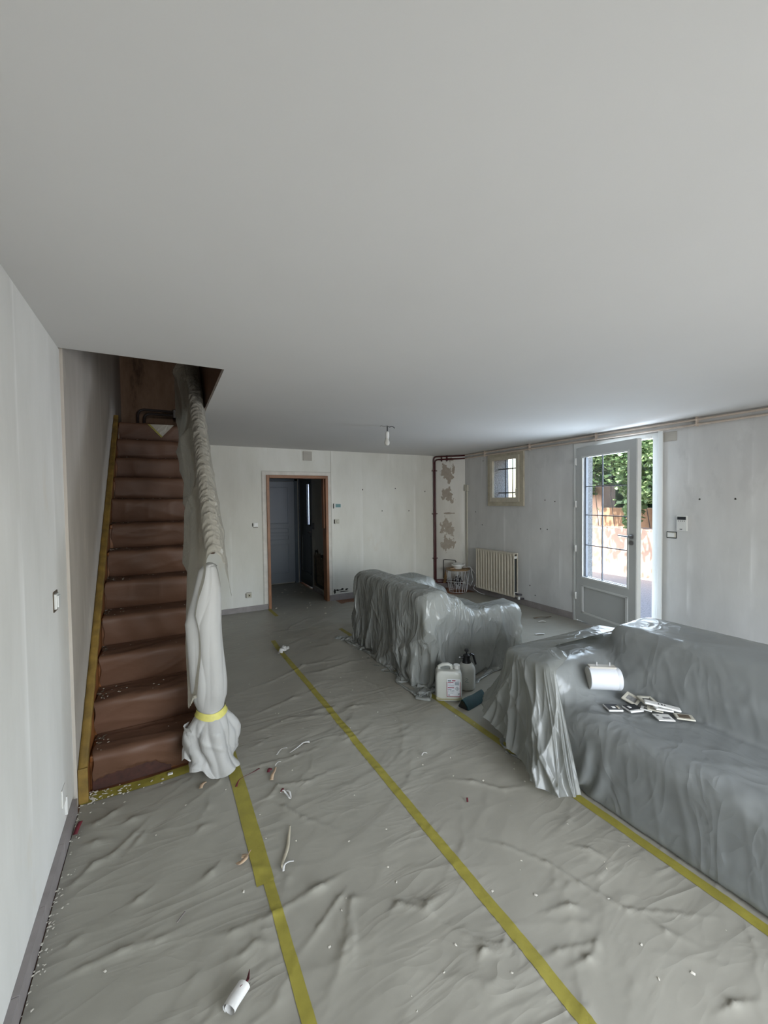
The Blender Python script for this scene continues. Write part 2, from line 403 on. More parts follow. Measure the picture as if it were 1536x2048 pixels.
# left wall: the room's part, then the staircase part set 12 mm proud of it
tag(MB().box((XL - .25, YR, 0), (XL, OY + .03, ZC)).build('wall_left', M_wleft), kind='structure')
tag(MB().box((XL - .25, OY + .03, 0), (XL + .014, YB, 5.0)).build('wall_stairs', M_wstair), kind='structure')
# stairwell shaft above the ceiling
st = empty('wall_stairwell', (0, 6, 2.5), kind='structure')
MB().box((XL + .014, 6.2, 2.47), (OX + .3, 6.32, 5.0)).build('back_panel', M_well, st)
MB().box((OX - .012, OY, ZC + .003), (OX - .0005, 6.2, 5.0)).build('side_panel', M_darkwood, st)
MB().box((XL + .014, OY + .0005, ZC + .003), (OX - .012, OY + .012, 5.0)).build('front_panel', M_darkwood, st)
MB().box((XL, OY - .1, 5.0), (OX + .3, 6.4, 5.1)).build('shade_lid', M_darkwood, st)  # unseen lid over the shaft, added to keep it dark
MB().box((XL + .014, 5.30, 2.465), (OX, 6.2, 2.50)).build('landing', M_darkwood, st)
mb = MB(); mb2 = MB()
mb.tube([(-.27, 6.14, 2.50), (-.27, 6.14, 2.77)] + arc((-.19, 6.14, 2.77), (-.27, 6.14, 2.77), (-.19, 6.14, 2.85)) + [(.128, 6.14, 2.85)], .016)
mb2.tube([(-.20, 6.14, 2.50), (-.20, 6.14, 2.73)] + arc((-.13, 6.14, 2.73), (-.20, 6.14, 2.73), (-.13, 6.14, 2.80)) + [(.128, 6.14, 2.80)], .016)
tag(mb.build('heating_pipe', M_pipe_black, smooth=True, loc=(-.27, 6.14, 2.5)), 'outer dark bent pipe on the stained wall at the top of the stairs', 'pipe', 'bent pipes above the stairs')
tag(mb2.build('heating_pipe', M_pipe_black, smooth=True, loc=(-.2, 6.14, 2.5)), 'inner dark bent pipe on the stained wall at the top of the stairs', 'pipe', 'bent pipes above the stairs')
mb = MB().box((.13, 6.11, 2.76), (.22, 6.19, 2.88), .01)
tag(mb.build('valve_box', M_black, loc=(.17, 6.15, 2.76)), 'small black box at the end of the bent pipes above the stairs', 'box')

# back wall with the hall doorway
DX0, DX1, DZ = 1.37, 2.35, 2.05
mb = MB()
mb.box((XL, YB, 0), (DX0, YB + .12, ZC)); mb.box((DX1, YB, 0), (XR, YB + .12, ZC)); mb.box((DX0, YB, DZ), (DX1, YB + .12, ZC))
wb = tag(mb.build('wall_back', M_wback), kind='structure')
# boarding lines round the doorway
M_joint = simple('joint_line_shadow', (.44, .42, .375), .9)
for a, b in (((2.406, 0), (2.413, 2.455)), ((1.305, 2.105), (2.406, 2.112)), ((1.298, .09), (1.305, 2.112))):
    MB().box((a[0], YB - .003, a[1]), (b[0], YB + .01, b[1])).build('joint_line', M_joint, wb)
frame4(MB(), (YB - .008, YB + .005), (1.31, .09), (2.40, 2.10), .058, .048, 0, .048, .0, 'y').build('door_board', simple('pale_door_board', (.60, .57, .52), .7), wb)
def blob(name, pts, mat, parent, normal, d=.006, holes=()):
    MB().prism(pts, Vector(normal) * d).build(name, mat, parent)
def ragged(cx, cz, rx, rz, n, rough, fn, seed):
    r_ = random.Random(seed); out = []; hs = [(j, r_.uniform(-1, 1) * rough / j ** .7, r_.uniform(0, 6.28)) for j in (2, 3, 5, 8, 11)]; n = int(n * 2.4)
    for k in range(n):
        a = 2 * math.pi * k / n; q = max(.25, 1 + sum(A * math.sin(j * a + p) for j, A, p in hs) + rough * .5 * (r_.random() * 2 - 1))
        out.append(fn(cx + rx * q * math.cos(a), cz + rz * q * math.sin(a)))
    return out
for k, (x, z, rx, rz) in enumerate([(2.45, .15, .022, .028), (2.50, .165, .03, .016), (2.575, .17, .035, .014), (2.66, .165, .024, .012), (2.60, .135, .10, .006)]):
    blob('torn_plaster', ragged(x, z, rx, rz, 11, .45, lambda a, b: (a, YB - .004, b), k), M_smudge, wb, (0, 1, 0))
for k, (x, z) in enumerate([(2.98, 1.83), (3.62, 1.85), (4.25, 1.80), (3.35, 1.46), (3.9, 1.45)]):
    blob('plug_hole', ragged(x, z, .008, .012, 7, .2, lambda a, b: (a, YB - .002, b), k + 50), M_smudge, wb, (0, 1, 0), .004)
# brown wooden door frame
mb = frame4(MB(), (YB - .03, YB + .13), (DX0, 0), (DX1, DZ), .042, .042, 0, .045, .003, 'y')
mb.box((DX0 + .042, YB + .04, 0), (DX0 + .056, YB + .129, DZ - .046)); mb.box((DX1 - .056, YB + .04, 1.2), (DX1 - .042, YB + .129, DZ - .046))
tag(mb.build('trim_1', M_brownframe), kind='structure')
# hall beyond
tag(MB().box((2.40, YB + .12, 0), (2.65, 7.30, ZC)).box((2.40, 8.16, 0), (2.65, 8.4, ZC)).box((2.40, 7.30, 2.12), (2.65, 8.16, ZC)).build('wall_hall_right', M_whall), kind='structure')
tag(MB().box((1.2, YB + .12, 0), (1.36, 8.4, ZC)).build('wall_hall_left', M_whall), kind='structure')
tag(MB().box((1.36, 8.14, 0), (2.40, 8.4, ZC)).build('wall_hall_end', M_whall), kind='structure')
wh = bpy.data.objects['wall_hall_right']
blob('damp_stain', [(2.398, y, z) for y, z in [(6.50, .10), (7.22, .10), (7.22, .62), (7.12, .78), (7.08, .66), (7.0, .80), (6.95, .70), (6.86, .73), (6.80, .62), (6.72, .72), (6.66, .60), (6.6, .66), (6.52, .3)]], M_mouldbrown, wh, (1, 0, 0))
for k, (y, z, ry, rz) in enumerate([(7.05, .74, .10, .025), (6.75, .68, .09, .03), (7.1, .35, .06, .22), (6.68, .3, .05, .2), (6.9, .14, .2, .03)]):
    blob('mould_patch', ragged(y, z, ry, rz, 12, .5, lambda a, b: (2.395, a, b), k + 9), M_smudge, wh, (1, 0, 0), .004)
# hall end door, blue-grey, panelled
d2 = empty('door_2', (1.9, 8.12, 0), kind='structure')
dx0, dx1 = 1.50, 2.30
MB().box((dx0, 8.085, .03), (dx1, 8.125, 2.04), .003).build('leaf', M_bluedoor, d2)
for a, b in (((dx0 + .10, .22), (dx1 - .12, .80)), ((dx0 + .10, .88), (dx1 - .12, .98)), ((dx0 + .10, 1.02), (dx1 - .12, 1.12)), ((dx0 + .10, 1.20), (dx1 - .12, 1.93))):
    mb = MB()
    for p, q in (((a[0], a[1]), (b[0], a[1] + .018)), ((a[0], b[1] - .018), (b[0], b[1])), ((a[0], a[1]), (a[0] + .018, b[1])), ((b[0] - .018, a[1]), (b[0], b[1]))):
        mb.box((p[0], 8.075, p[1]), (q[0], 8.09, q[1]), .004)
    mb.build('panel_moulding', M_bluedoor, d2)
MB().box((dx1, 8.07, 0), (dx1 + .06, 8.14, 2.12)).box((dx0 - .06, 8.07, 2.05), (dx1 + .06, 8.14, 2.12)).box((dx0 - .06, 8.07, 0), (dx0, 8.14, 2.12)).build('door_frame', M_bluetrim, d2)
# entrance door at the hall's right, narrow light
d3 = empty('door_3', (2.42, 7.7, 0), kind='structure')
y0, y1 = 7.32, 8.14
mb = MB()
mb.box((2.42, y0, .02), (2.47, 7.47, 2.1)); mb.box((2.42, 7.62, .02), (2.47, y1, 2.1)); mb.box((2.42, 7.47, .02), (2.47, 7.62, 1.20)); mb.box((2.42, 7.47, 1.97), (2.47, 7.62, 2.1))
mb.build('leaf', M_entry, d3)
mb = MB()
for yy in (7.44, 7.62): mb.box((2.405, yy, 1.17), (2.43, yy + .03, 2.0), .004)
for zz in (1.17, 1.97): mb.box((2.405, 7.44, zz), (2.43, 7.65, zz + .03), .004)
mb.box((2.405, 7.42, .25), (2.42, 7.44, 1.0)); mb.box((2.405, 7.95, .25), (2.42, 7.97, 1.0)); mb.box((2.405, 7.42, .98), (2.42, 7.97, 1.0)); mb.box((2.405, 7.42, .25), (2.42, 7.97, .27))
mb.build('moulding', M_entry, d3)
MB().box((2.44, 7.47, 1.20), (2.446, 7.62, 1.97)).build('pane', M_frost, d3)
MB().box((2.36, 7.36, 1.05), (2.42, 7.40, 1.08), .004).box((2.36, 7.36, 1.05), (2.38, 7.48, 1.07), .004).build('handle', M_iron, d3)
MB().box((2.405, 7.30, 0), (2.66, 7.33, 2.12)).box((2.405, 8.13, 0), (2.66, 8.16, 2.12)).build('door_frame', M_bluetrim, d3)
tag(MB().box((2.385, 7.17, 1.13), (2.40, 7.26, 1.25), .004).build('key_box', M_black, loc=(2.39, 7.2, 1.13)), 'small dark switch box on the hall wall beside the dark entrance door', 'switch')

# right wall with the small window and the glazed door
WY0, WY1, WZ0, WZ1 = 4.56, 5.21, 1.60, 2.33
RY0, RY1, RZ = 2.56, 3.64, 2.36
XO = XR + .38
def rw(mb_, x0, x1):
    mb_.box((x0, YR, 0), (x1, RY0, ZC + .2)); mb_.box((x0, RY0, RZ), (x1, RY1, ZC + .2)); mb_.box((x0, RY1, 0), (x1, WY0, ZC + .2))
    mb_.box((x0, WY0, 0), (x1, WY1, WZ0)); mb_.box((x0, WY0, WZ1), (x1, WY1, ZC + .2)); mb_.box((x0, WY1, 0), (x1, YB + .12, ZC + .2))
    return mb_
wr = tag(rw(MB(), XR, XR + .06).build('wall_right', M_wright), kind='structure')
tag(rw(MB(), XR + .06, XO).build('wall_right_outside', M_roughcast), kind='structure')
for k, (y, z) in enumerate([(2.18, 1.62), (1.88, 1.62), (4.12, 1.62), (4.2, 1.20), (4.08, 1.20), (3.95, 1.6), (5.42, 2.3), (5.62, 1.42), (5.45, 1.2), (4.4, .33), (4.3, .2)]):
    blob('plug_hole', ragged(y, z, .008, .009, 7, .25, lambda a, b: (XR - .002, a, b), k + 70), M_smudge, wr, (1, 0, 0), .004)
# diagonal boxed corner
tag(MB().prism([(4.50, YB, 0), (XR, 5.90, 0), (XR, YB, 0)], (0, 0, ZC)).build('wall_corner', M_wback), kind='structure')
wc = bpy.data.objects['wall_corner']
cd = Vector((XR - 4.50, 5.90 - YB, 0)).normalized(); cn = Vector((-cd.y, cd.x, 0)); cn = -cn if cn.y > 0 else cn
def cpt(s, z, d=.0): return tuple(Vector((4.50, YB, z)) + cd * s + cn * d)
def corner_material():
    m_ = wallmat('plaster_corner', (.62, .60, .55), (.52, .50, .46), (.72, .71, .68), 0, seed=.9, patch=-.05); nt_ = m_.node_tree
    b = [n for n in nt_.nodes if n.type == 'BSDF_PRINCIPLED'][0]; prev = b.inputs['Base Color'].links[0].from_socket
    tc = N(nt_, 'ShaderNodeTexCoord'); sx = N(nt_, 'ShaderNodeSeparateXYZ'); nt_.links.new(tc.outputs['Object'], sx.inputs[0])
    def M2(op, a, b_, c=None):
        q = N(nt_, 'ShaderNodeMath', operation=op)
        for k, v_ in enumerate((a, b_, c)):
            if v_ is None: continue
            if isinstance(v_, (int, float)): q.inputs[k].default_value = v_
            else: nt_.links.new(v_, q.inputs[k])
        return q.outputs[0]
    s_ = M2('MULTIPLY_ADD', sx.outputs[1], 1 / cd.y, -YB / cd.y); z_ = sx.outputs[2]; f = None
    for sk, zk, rx, rz in ((.22, 2.16, .15, .20), (.22, 1.72, .14, .15), (.23, 1.39, .12, .018), (.17, 1.13, .10, .17), (.29, 1.08, .05, .15), (.22, .82, .13, .17), (.27, 2.39, .07, .03)):
        a = M2('POWER', M2('ABSOLUTE', M2('MULTIPLY_ADD', s_, 1 / rx, -sk / rx), 0), 2.0); c = M2('POWER', M2('ABSOLUTE', M2('MULTIPLY_ADD', z_, 1 / rz, -zk / rz), 0), 2.0)
        v_ = M2('SUBTRACT', 1, M2('ADD', a, c)); f = v_ if f is None else M2('MAXIMUM', f, v_)
    n_ = noise(nt_, 13, (1, 1, .7), 5, .6, (2, 5, 1))
    f = M2('ADD', M2('MAXIMUM', f, -1.0), M2('MULTIPLY_ADD', n_, 5.0, -2.75))
    mk = ramp(nt_, f, [(.06, (0, 0, 0)), (.16, (1, 1, 1))])
    c = mix(nt_, mk, prev, ramp(nt_, noise(nt_, 20), [(.3, (.33, .285, .235)), (.7, (.38, .335, .285))]))
    nt_.links.new(c, b.inputs['Base Color']); return m_
wc.data.materials[0] = corner_material()
# rear wall: piers and lintel round the wide glazed bay behind the photographer
tag(MB().box((XL - .25, YR - .3, 0), (.35, YR, ZC)).box((3.65, YR - .3, 0), (XR + .38, YR, ZC)).box((.35, YR - .3, 2.15), (3.65, YR, ZC)).box((.35, YR - .3, 0), (3.65, YR, .15)).build('wall_rear', M_wleft), kind='structure')
w2 = empty('window_2', (2.1, YR - .1, .12), kind='structure')
mb = MB()
for x in (.35, 1.43, 2.51, 3.59): mb.box((x, YR - .16, .15), (x + .06, YR - .10, 2.15))
mb.build("window_frame", M_pvc, w2)

# skirting tiles
def skirting(name, p0, p1, h=.085, t=.012, tile=.33):
    r_ = random.Random(name); a, b = Vector(p0), Vector(p1); L = (b - a).length; d = (b - a) / L
    n = Vector((-d.y, d.x, 0)); root = empty(name, (*a.xy, 0), kind='structure'); s = 0; k = 0
    while s < L - .01:
        e = min(s + tile, L); hh = h + r_.uniform(-.001, .001); tt = t + r_.uniform(-.0008, .0008)
        q = [a + d * (s + .0015), a + d * (e - .0015)]
        MB().prism([(*q[0].xy, 0), (*q[1].xy, 0), (*(q[1] + n * tt).xy, 0), (*(q[0] + n * tt).xy, 0)], (0, 0, hh)).build('skirting_tile', M_skirt, root)
        s = e; k += 1
    return root
skirting('baseboard_left', (XL, 2.66, 0), (XL, -.4, 0), .085, .022)
skirting('baseboard_back', (DX0 - .005, YB, 0), (XL + .02, YB, 0), .085, .014)
skirting('baseboard_back_right', (4.50, YB, 0), (DX1 - .01, YB, 0), .10, .014)
skirting('baseboard_right', (XR, 3.66, 0), (XR, 5.88, 0), .095, .014)
skirting('baseboard_hall', (2.398, YB + .13, 0), (2.398, 7.28, 0), .085, .014)
skirting('baseboard_corner', (XR - .003, 5.90, 0), (4.50, YB - .003, 0), .085, .012)

# ------------------------------------------------------------------ glazed door in the right wall (leaf ajar)
d1 = empty('door_1', (XR, 3.1, 0), kind='structure')
mb = frame4(MB(), (XR - .012, XR + .06), (RY0, .0), (RY1, RZ), .075, .05, .012, .055)
mb.box((XR - .03, RY0 - .035, 0), (XR - .0125, RY0 + .012, RZ + .02), .003)
mb.build('door_frame', M_pvc, d1)
MB().box((XR - .02, RY0 + .09, RZ - .045), (XR - .012, RY0 + .17, RZ - .035)).build('frame_catch', M_white, d1)
H0 = Vector((4.835, 3.585, 0)); ld = Vector((-.2215, -.9752, 0)).normalized(); ln = Vector((ld.y, -ld.x, 0))
if ln.x > 0: ln = -ln
LW = .925
ROT = Matrix((( -ld.y, ld.x, 0), (ld.x, ld.y, 0), (0, 0, 1)))
def LB(s0, s1, t0, t1, z0, z1, mb_, bev=.0):
    """box in leaf coordinates: S along the leaf from the hinge, T towards the room"""
    pts = [H0 + ld * s + ln * t for s, t in ((s0, t0), (s1, t0), (s1, t1), (s0, t1))]
    mb_.prism([(p.x, p.y, z0) for p in pts], (0, 0, z1 - z0)); return mb_
mb = MB(); T0, T1 = -.055, .012
LB(0, .105, T0, T1, .03, 2.30, mb); LB(LW - .115, LW, T0, T1, .03, 2.30, mb)
LB(.105, LW - .115, T0, T1, 2.17, 2.30, mb); LB(.105, LW - .115, T0, T1, .50, .62, mb); LB(.105, LW - .115, T0, T1, .03, .15, mb)
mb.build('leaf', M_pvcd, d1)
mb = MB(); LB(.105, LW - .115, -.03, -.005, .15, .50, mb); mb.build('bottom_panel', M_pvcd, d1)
mb = MB()
for a, b in (((.095, .14), (.125, .51)), ((LW - .135, .14), (LW - .105, .51))): LB(a[0], b[0], T1 - .004, T1 + .006, a[1], b[1], mb)
for z in (.14, .49): LB(.095, LW - .105, T1 - .004, T1 + .006, z, z + .022, mb)
mb.build('panel_moulding', M_pvc, d1)
mb = MB()
for s in (.095, LW - .118): LB(s, s + .02, T1 - .004, T1 + .006, .61, 2.18, mb)
for z in (.60, 2.165): LB(.095, LW - .098, T1 - .004, T1 + .006, z, z + .02, mb)
mb.build('glazing_bead', M_pvc, d1)
mb = MB(); LB(.11, LW - .12, -.028, -.022, .61, 2.18, mb); mb.build('pane', M_glass, d1)
gw0, gw1 = .115, LW - .12
mb = MB(); LB(gw0, gw0 + .022, -.05, -.016, .62, 2.17, mb); mb.build('glazing_gasket', M_lead, d1)
mb = MB(); LB(gw0, gw1, -.05, -.016, .61, .625, mb); mb.build('glazing_gasket', M_lead, d1)
sm = (gw0 + gw1) / 2 - .06
mb = MB(); LB(sm, sm + .012, -.030, -.018, .62, 2.17, mb); mb.build('glazing_bar', M_lead, d1)
for z in (1.785, 1.42, 1.03): mb = MB(); LB(gw0, gw1, -.030, -.018, z, z + .011, mb); mb.build('glazing_bar', M_lead, d1)
mb = MB(); LB(LW - .002, LW + .006, T0 + .005, T1 - .008, .04, 2.29, mb); mb.build('edge_strip', M_white, d1)
def LP(s, t, z): p = H0 + ld * s + ln * t; return (p.x, p.y, z)
hb = MB(); hb.tube([LP(LW - .055, .012, 1.205), LP(LW - .055, .022, 1.205)], .028, 16); hb.tube([LP(LW - .055, .015, 1.205), LP(LW - .055, .062, 1.205), LP(LW - .075, .068, 1.205), LP(LW - .19, .066, 1.212)], .0095, 8)
hb.build('handle', M_metal, d1, smooth=True)
hb = MB(); hb.tube([LP(LW - .055, .012, 1.135), LP(LW - .055, .024, 1.135)], .027, 16); hb.build('lock_rosette', M_metal, d1, smooth=True)
for z in (.30, .93, 1.52, 2.08): MB().lathe([(.009, z), (.012, z + .005), (.012, z + .085), (.009, z + .09)], 10, Matrix.Translation((XR - .028, 3.60, 0))).build('hinge', M_white, d1, smooth=True)

# small window, old painted frame, casement, iron grille outside
w1 = empty('window_1', (XR, 4.885, 1.53), kind='structure')
a0, a1, b0, b1 = 4.50, 5.275, 1.53, 2.372
frame4(MB(), (XR - .03, XR + .05), (a0, b0), (a1, b1), .075, .06, .065, .042).build('window_frame', M_oldpaint, w1)
c0, c1, e0, e1 = 4.577, 5.213, 1.597, 2.328
frame4(MB(), (XR - .045, XR - .002), (c0, e0), (c1, e1), .062, .062, .07, .058).build('casement', M_oldpaint2, w1)
MB().tube([(XR - .05, 4.61, 1.80), (XR - .075, 4.61, 1.80), (XR - .075, 4.612, 1.70)], .006, 8).build('handle', M_cream, w1, smooth=True)
MB().box((XR - .022, c0 + .05, e0 + .05), (XR - .018, c1 - .05, e1 - .05)).build('pane', M_glass, w1)
gr = empty('window_grille', (XR + .16, 4.88, 1.6), 'dark iron bars outside the small high window', 'grille')
for z in (1.735, 2.13): MB().box((XR + .15, WY0 - .0, z), (XR + .17, WY1 + .0, z + .018)).build('bar', M_iron, gr)
for y in (4.74, 4.90, 5.06): MB().tube([(XR + .16, y, 1.60), (XR + .16, y, 2.33)], .008, 8).build('bar', M_iron, gr, smooth=True)

# ------------------------------------------------------------------ outside
tag(MB().box((XO - .05, -6, -.12), (14, 14, -.02)).build('terrace', M_ground), kind='structure')
tag(MB().box((2.42, YB + .44, -.12), (XO, 14, -.02)).build('terrace_side', M_ground), kind='structure')
g1 = tag(MB().box((8.70, -1, -.05), (9.4, 12, .97), .01).build('low_garden_wall', M_peach, loc=(9, 5, -.02)), 'peach rendered low garden wall in dappled sun seen through the glazed door', 'garden wall')
g2 = tag(MB().box((9.40, -1, -.05), (9.75, 6.28, 1.40), .01).build('upper_garden_wall', M_brick2, loc=(9.6, 3, -.02)), 'brown upper garden wall rising behind the low peach wall', 'garden wall')
g3 = tag(MB().box((9.40, 6.30, -.05), (9.95, 7.6, 1.95), .01).build('garden_pillar', M_peach, loc=(9.6, 6.8, -.02)), 'tall peach garden pillar at the end of the brown upper wall', 'pillar')
def leaves(name, n, boxfn, size, mat, parent, seed):
    r_ = np.random.default_rng(seed)
    P = boxfn(r_, n); th = r_.uniform(0, 2 * np.pi, n); ph = r_.uniform(-1.0, 1.0, n); sz = size * r_.uniform(.6, 1.3, n)
    a = np.stack([np.cos(th), np.sin(th), ph * .5], 1); a /= np.linalg.norm(a, axis=1)[:, None]
    b = np.cross(a, r_.normal(size=(n, 3))); b /= np.linalg.norm(b, axis=1)[:, None]
    nn = np.cross(a, b)
    a *= sz[:, None]; b *= sz[:, None] * .75; nn *= sz[:, None] * .18
    V = np.stack([P - a, P - a * .3 + b * .8 + nn, P + a * .35 + b + nn, P + a, P + a * .35 - b + nn, P - a * .3 - b * .8 + nn], 1).reshape(-1, 3)
    k = np.arange(n)[:, None] * 6
    F = np.concatenate([k + np.array([0, 1, 2, 3]), k + np.array([0, 3, 4, 5])])
    return from_np(name, V, F, mat, parent, smooth=False)
cr = empty('climbing_creeper', (9.1, 5.6, .97), 'bright green creeper hanging over the garden walls beyond the glazed door', 'climbing plant')
def fb(r_, n):
    cs = [(9.15, 6.75, 2.55, .4, .75, .5), (9.05, 6.2, 2.9, .4, .9, .5), (9.0, 5.5, 2.7, .45, .6, .45), (8.95, 5.35, 2.1, .35, .26, .5), (8.9, 5.22, 1.5, .25, .20, .5), (8.9, 5.30, 1.15, .2, .12, .3), (9.2, 6.5, 2.0, .25, .22, .4), (8.9, 4.6, 2.6, .5, .6, .55), (8.8, 4.75, 1.8, .4, .35, .3), (8.9, 5.0, 3.3, .6, 1.8, .4), (9.2, 6.95, 1.6, .2, .25, .4)]
    wgt = np.array([c[3] * c[4] * c[5] for c in cs]) ** .6; i = r_.choice(len(cs), n, p=wgt / wgt.sum()); cs = np.array(cs)[i]
    v = r_.normal(size=(n, 3)); v /= np.linalg.norm(v, axis=1)[:, None]; v *= r_.uniform(.2, 1, n)[:, None] ** .5
    return cs[:, :3] + v * cs[:, 3:]
tag(leaves('foliage', 5200, fb, .058, M_leaf, cr, 3), kind='stuff')
mb = MB()
for k in range(7): mb.tube([(9.3, 4.7 + .4 * k, .9), (9.2, 4.8 + .38 * k, 1.7), (9.1, 4.6 + .42 * k, 2.5), (9.0, 4.9 + .35 * k, 3.1)], .009, 6)
mb.build('stem', M_iron, cr, smooth=True)
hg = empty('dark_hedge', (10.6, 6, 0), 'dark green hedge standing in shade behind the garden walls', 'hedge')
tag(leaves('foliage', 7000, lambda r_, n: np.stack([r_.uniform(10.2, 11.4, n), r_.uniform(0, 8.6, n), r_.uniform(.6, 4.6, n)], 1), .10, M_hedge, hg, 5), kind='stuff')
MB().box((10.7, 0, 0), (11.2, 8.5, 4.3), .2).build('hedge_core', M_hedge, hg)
# the tree whose crown overhangs the terrace and dapples the wall
tr_ = empty('overhanging_tree', (7.9, 8.2, -.02), 'leafy tree beside the terrace whose branches dapple the garden wall with shade', 'tree')
MB().tube([(7.9, 9.2, -.02), (7.9, 9.1, 1.6), (7.9, 8.8, 2.6), (7.9, 6.9, 3.2)], lambda t: .10 * (1 - .6 * t), 10).build('trunk', M_iron, tr_, smooth=True)
tag(leaves('foliage', 2600, lambda r_, n: np.stack([r_.normal(7.95, .30, n), r_.uniform(3.4, 6.9, n), r_.normal(2.95, .45, n)], 1), .046, M_leaf, tr_, 8), kind='stuff')
# the house above: upper floor and eaves that keep the terrace in shade
tag(MB().box((XL - .25, YR - .3, ZC + .27), (XL - .0, YB + .3, 5.2)).box((XR + .1, YR - .3, ZC + .2), (XO, YB + .12, 5.2)).box((XL - .5, YR - .6, 5.2), (XO + .45, YB + .5, 5.4)).build('roof', M_roughcast), kind='structure')

# ------------------------------------------------------------------ pipes along the top of the right wall and in the corner
def clampring(mb_, p, axis, r=.017, l=.010):
    a = Vector(p) - Vector(axis) * l; b = Vector(p) + Vector(axis) * l; mb_.tube([a, b], r, 12); return mb_
PX = XR - .032
pj = Vector(cpt(.50, 0, .035))   # where the pipes turn from the diagonal face to the right wall
Z1, Z2 = 2.437, 2.385
for k, z in enumerate((Z1, Z2)):
    mb = MB().tube([(PX, 5.86, z), (PX, 3.6, z - .002), (PX, 1.0, z - .004), (PX, YR, z - .006)], .0115, 10)
    tag(mb.build('wall_pipe', M_pipe_tan, smooth=True, loc=(PX, 4, z)), ('upper', 'lower')[k] + ' tan painted pipe running along the top of the right wall', 'pipe', 'tan pipes under the ceiling')
for y in (4.38, 3.31, 2.20, 5.35, .9):
    mb = MB(); clampring(mb, (PX, y, Z1), (0, 1, 0)); clampring(mb, (PX, y, Z2), (0, 1, 0)); mb.box((PX - .014, y - .005, Z2 - .02), (XR, y + .005, ZC))
    tag(mb.build('pipe_clamp', M_pipe_tan, smooth=False, loc=(PX, y, Z1)), {4.38: 'small tan pipe clamp just right of the small window', 3.31: 'small tan pipe clamp above the glazed door leaf', 2.20: 'small tan pipe clamp right of the glazed door', 5.35: 'small tan pipe clamp left of the small window', .9: 'tan pipe clamp nearest the camera on the right wall'}[y], 'clamp', 'tan pipe clamps')
for k, (z, s, dd, r) in enumerate(((2.400, -.055, .03, .0135), (2.350, -.005, .03, .0135))):
    zt = (Z1, Z2)[k]
    c0_ = Vector(cpt(s, 0, dd + .012)); c0_.y = min(c0_.y, YB - .03)
    pts = [(PX, 5.86, zt), cpt(.49, zt, dd + .005), tuple(Vector((c0_.x, c0_.y, zt)) + cd * .06)] + arc(Vector((c0_.x, c0_.y, zt - .05)) + cd * .05, Vector((c0_.x, c0_.y, zt)) + cd * .05, Vector((c0_.x, c0_.y, zt - .05)), 4)[1:] + [(c0_.x, c0_.y, 1.2), (c0_.x, c0_.y, .16 - .045 * k)]
    mb = MB().tube(pts, r, 10)
    mb.tube([(c0_.x, c0_.y, .16 - .045 * k), (c0_.x + .02, c0_.y - .03, .145 - .045 * k), tuple(Vector(cpt(.12, .145 - .045 * k, dd))), tuple(Vector(cpt(.50, .145 - .045 * k, dd)))], r, 10)
    tag(mb.build('riser_pipe', M_pipe_red, smooth=True, loc=(c0_.x, c0_.y, 0)), ('outer', 'inner')[k] + ' dark red heating pipe going down the boxed corner', 'pipe', 'dark red pipes in the corner')
for z in (2.18, 1.38, .55):
    mb = MB(); p = Vector(cpt(-.03, z, .042)); p.y = min(p.y, YB - .03)
    mb.box((p.x - .05, p.y - .018, z - .008), (p.x + .05, p.y + .03, z + .008), .004)
    tag(mb.build('pipe_bracket', M_pipe_red, loc=tuple(p)), {2.18: 'dark red pipe bracket near the top of the corner pipes', 1.38: 'dark red pipe bracket halfway down the corner pipes', .55: 'dark red pipe bracket near the foot of the corner pipes'}[z], 'bracket', 'dark red pipe brackets')
for s in (.12, .22):
    mb = MB(); p = cpt(s, 2.40, .03); mb.box((p[0] - .008, p[1] - .012, 2.35), (p[0] + .008, p[1] + .012, 2.455), .003)
    tag(mb.build('pipe_bracket', M_pipe_red, loc=p), {.12: 'dark red bracket on the level pipes nearest the corner bend', .22: 'dark red bracket on the level pipes further from the corner bend'}[s], 'bracket', 'dark red pipe brackets')
# little n-shaped pipe and wood offcut at the foot of the boxed corner
p0, p1 = Vector(cpt(.14, 0, .02)), Vector(cpt(.37, 0, .02))
mb = MB().tube([(p0.x, p0.y, .18), (p0.x, p0.y, .50), (p0.x, p0.y, .52), tuple(p0 + cd * .03 + Vector((0, 0, .53))), tuple(p1 - cd * .02 + Vector((0, 0, .52))), (p1.x, p1.y, .51), (p1.x, p1.y, .40)], .007, 8)
tag(mb.build('small_pipe', M_pipe_black, smooth=True, loc=tuple(p0)), 'thin black hoop-shaped pipe low on the boxed corner', 'pipe')
q = Vector(cpt(.165, 0, .06))
tag(MB().prism([tuple(q + cd * a + Vector((0, 0, z))) for a, z in ((-.02, .10), (.03, .10), (.07, .38), (.04, .39), (.01, .30))], tuple(cn * .012)).build('wood_offcut', M_wood, loc=tuple(q)), 'brown wooden offcut leaning against the boxed corner beside the wire table', 'wood piece')

